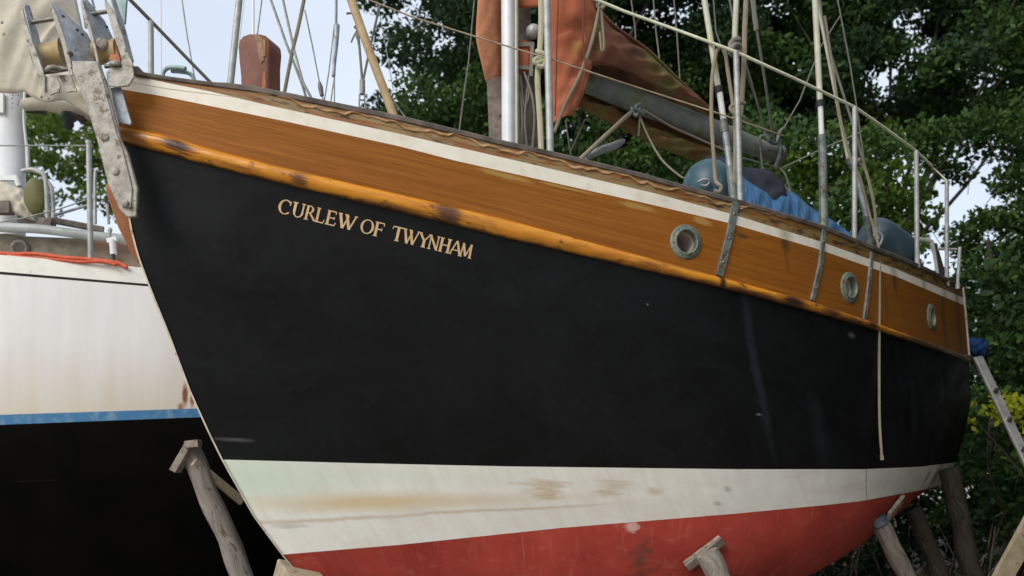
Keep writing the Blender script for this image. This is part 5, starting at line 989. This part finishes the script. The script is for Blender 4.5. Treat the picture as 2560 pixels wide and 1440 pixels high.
# hedge / brambles at the right edge down to the ground
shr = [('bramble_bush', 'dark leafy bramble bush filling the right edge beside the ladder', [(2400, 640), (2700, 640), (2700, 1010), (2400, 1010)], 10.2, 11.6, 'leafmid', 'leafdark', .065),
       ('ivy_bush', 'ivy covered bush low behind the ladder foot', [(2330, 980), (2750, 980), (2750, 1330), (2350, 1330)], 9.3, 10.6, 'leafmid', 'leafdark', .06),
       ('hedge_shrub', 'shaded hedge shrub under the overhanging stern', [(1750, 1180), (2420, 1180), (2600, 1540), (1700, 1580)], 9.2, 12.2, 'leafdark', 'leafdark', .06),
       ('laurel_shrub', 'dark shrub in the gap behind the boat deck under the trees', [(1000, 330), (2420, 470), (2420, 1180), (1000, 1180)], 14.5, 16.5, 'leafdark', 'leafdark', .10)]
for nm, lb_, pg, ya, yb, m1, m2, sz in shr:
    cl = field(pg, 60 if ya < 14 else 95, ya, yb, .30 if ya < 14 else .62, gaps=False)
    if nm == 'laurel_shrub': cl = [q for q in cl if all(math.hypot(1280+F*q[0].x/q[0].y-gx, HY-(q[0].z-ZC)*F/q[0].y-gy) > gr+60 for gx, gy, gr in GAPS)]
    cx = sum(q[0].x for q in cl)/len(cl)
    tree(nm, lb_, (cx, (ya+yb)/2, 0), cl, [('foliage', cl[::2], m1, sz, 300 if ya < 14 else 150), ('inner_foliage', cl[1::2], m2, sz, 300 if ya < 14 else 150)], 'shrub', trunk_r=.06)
yl = field([(2480, 985), (2570, 985), (2600, 1050), (2560, 1090), (2470, 1040)], 30, 9.1, 9.4, .13, gaps=False)+[(P(2428, 1010, 9.3), .06), (P(2435, 1050, 9.3), .07), (P(2490, 1045, 9.3), .05), (P(2440, 1075, 9.2), .04)]
tree('sunlit_shrub', 'shrub with sunlight painted as yellow-green leaves behind the ladder', (5.25, 9.3, 0), yl, [('foliage', yl, 'leafsunlit', .05, 420)], 'shrub', trunk_r=.02)
# small tree on the left
lt = [(40, 230), (215, 262), (330, 300), (330, 560), (250, 560), (120, 545), (60, 560), (40, 400)]
GL = [(170, 380, 16), (125, 440, 20), (200, 545, 30), (165, 520, 28), (150, 470, 16), (215, 470, 12), (185, 300, 8), (240, 520, 18)]
cl = [q for q in field(lt, 30, 15.5, 18.5, .26, gaps=False) if all(math.hypot(1280+F*q[0].x/q[0].y-gx, HY-(q[0].z-ZC)*F/q[0].y-gy) > gr+8 for gx, gy, gr in GL)]
tree('ash_tree', 'sunlit yellow-green tree seen under the boom of the white yacht', (-8.2, 17, 0), cl, [('crown', cl[::2], 'leafbright', .075, 300), ('darker_crown', cl[1::2], 'leaflime', .075, 300)], trunk_r=.10, limbs=False)
# distant tree belt closing the horizon (seen only through gaps / from the side)
for k in range(8):
    x = -26+k*7.4; cl = [(Vector((x+random.uniform(-2.6, 2.6), 33+random.uniform(-2, 2), random.uniform(.8, 4.2))), random.uniform(.9, 1.5)) for _ in range(16)]
    if k > 2: cl += [(Vector((x+random.uniform(-2.6, 2.6), 31+random.uniform(-2, 2), random.uniform(3, 8))), random.uniform(.9, 1.5)) for _ in range(12)] if k > 5 else []
    tree('distant_tree', None, (x, 33, 0), cl, [('crown', cl, 'leafdark', .30, 26)], group='trees closing the far side of the yard', trunk_r=.2)['label'] = 'dark bushy tree in the belt far behind the boats'
for k, (x, y) in enumerate([(8.8, 8.6), (7.2, 5.4), (7.0, 1.9), (7.6, -1.8), (11, 12.5)]):  # unseen trees added beyond the right edge to darken the stern
    cl = [(Vector((x+random.uniform(-1.8, 1.8), y+random.uniform(-1.8, 1.8), random.uniform(.6, 7.5))), random.uniform(.9, 1.4)) for _ in range(34)]
    tag(tree('stern_shade_tree', 'dense dark tree added out of view to shade the stern', (x, y, 0), cl, [('crown', cl, 'leafdark', .26, 60)], trunk_r=.2), group='unseen trees added at the right to shade the stern')
# undergrowth: dry stems and grass under the stern
n = 9000; gx = rng.uniform(-2, 9, n); gy = rng.uniform(7.8, 14, n); hgt = rng.uniform(.1, .45, n)
c = np.stack([gx, gy, hgt*.4], 1); V = []
a_ = rng.uniform(0, 6.28, n); wv = np.stack([np.cos(a_), np.sin(a_), np.zeros(n)], 1)*.008; tip = np.stack([gx+rng.normal(0, .1, n), gy+rng.normal(0, .1, n), hgt], 1); bs = np.stack([gx, gy, np.full(n, -.06)], 1)
V = np.stack([bs-wv, bs+wv, tip], 1).reshape(-1, 3); me = bpy.data.meshes.new('grass'); me.from_pydata(V.tolist(), [], [(3*i, 3*i+1, 3*i+2) for i in range(n)]); go = link('grass', me, M['grass']); tag(go, 'rough dry grass and stems under the trees behind the boat', 'grass', kind='stuff')
mb = MB()
for _ in range(70):
    x = random.uniform(2.6, 5.2); y = random.uniform(8.6, 10.5); a_ = Vector((x, y, 0)); b_ = a_+Vector((random.uniform(-.5, .5), random.uniform(-.3, .3), random.uniform(.5, 1.3))); mb.tube(cat([a_, a_.lerp(b_, .5)+Vector((random.uniform(-.15, .15), 0, .1)), b_], 5), .007, 4, caps=False)
solo(mb, 'dry_stems', M['oldwood'], 'dry leafless bramble stems under the stern among the props', 'brambles')
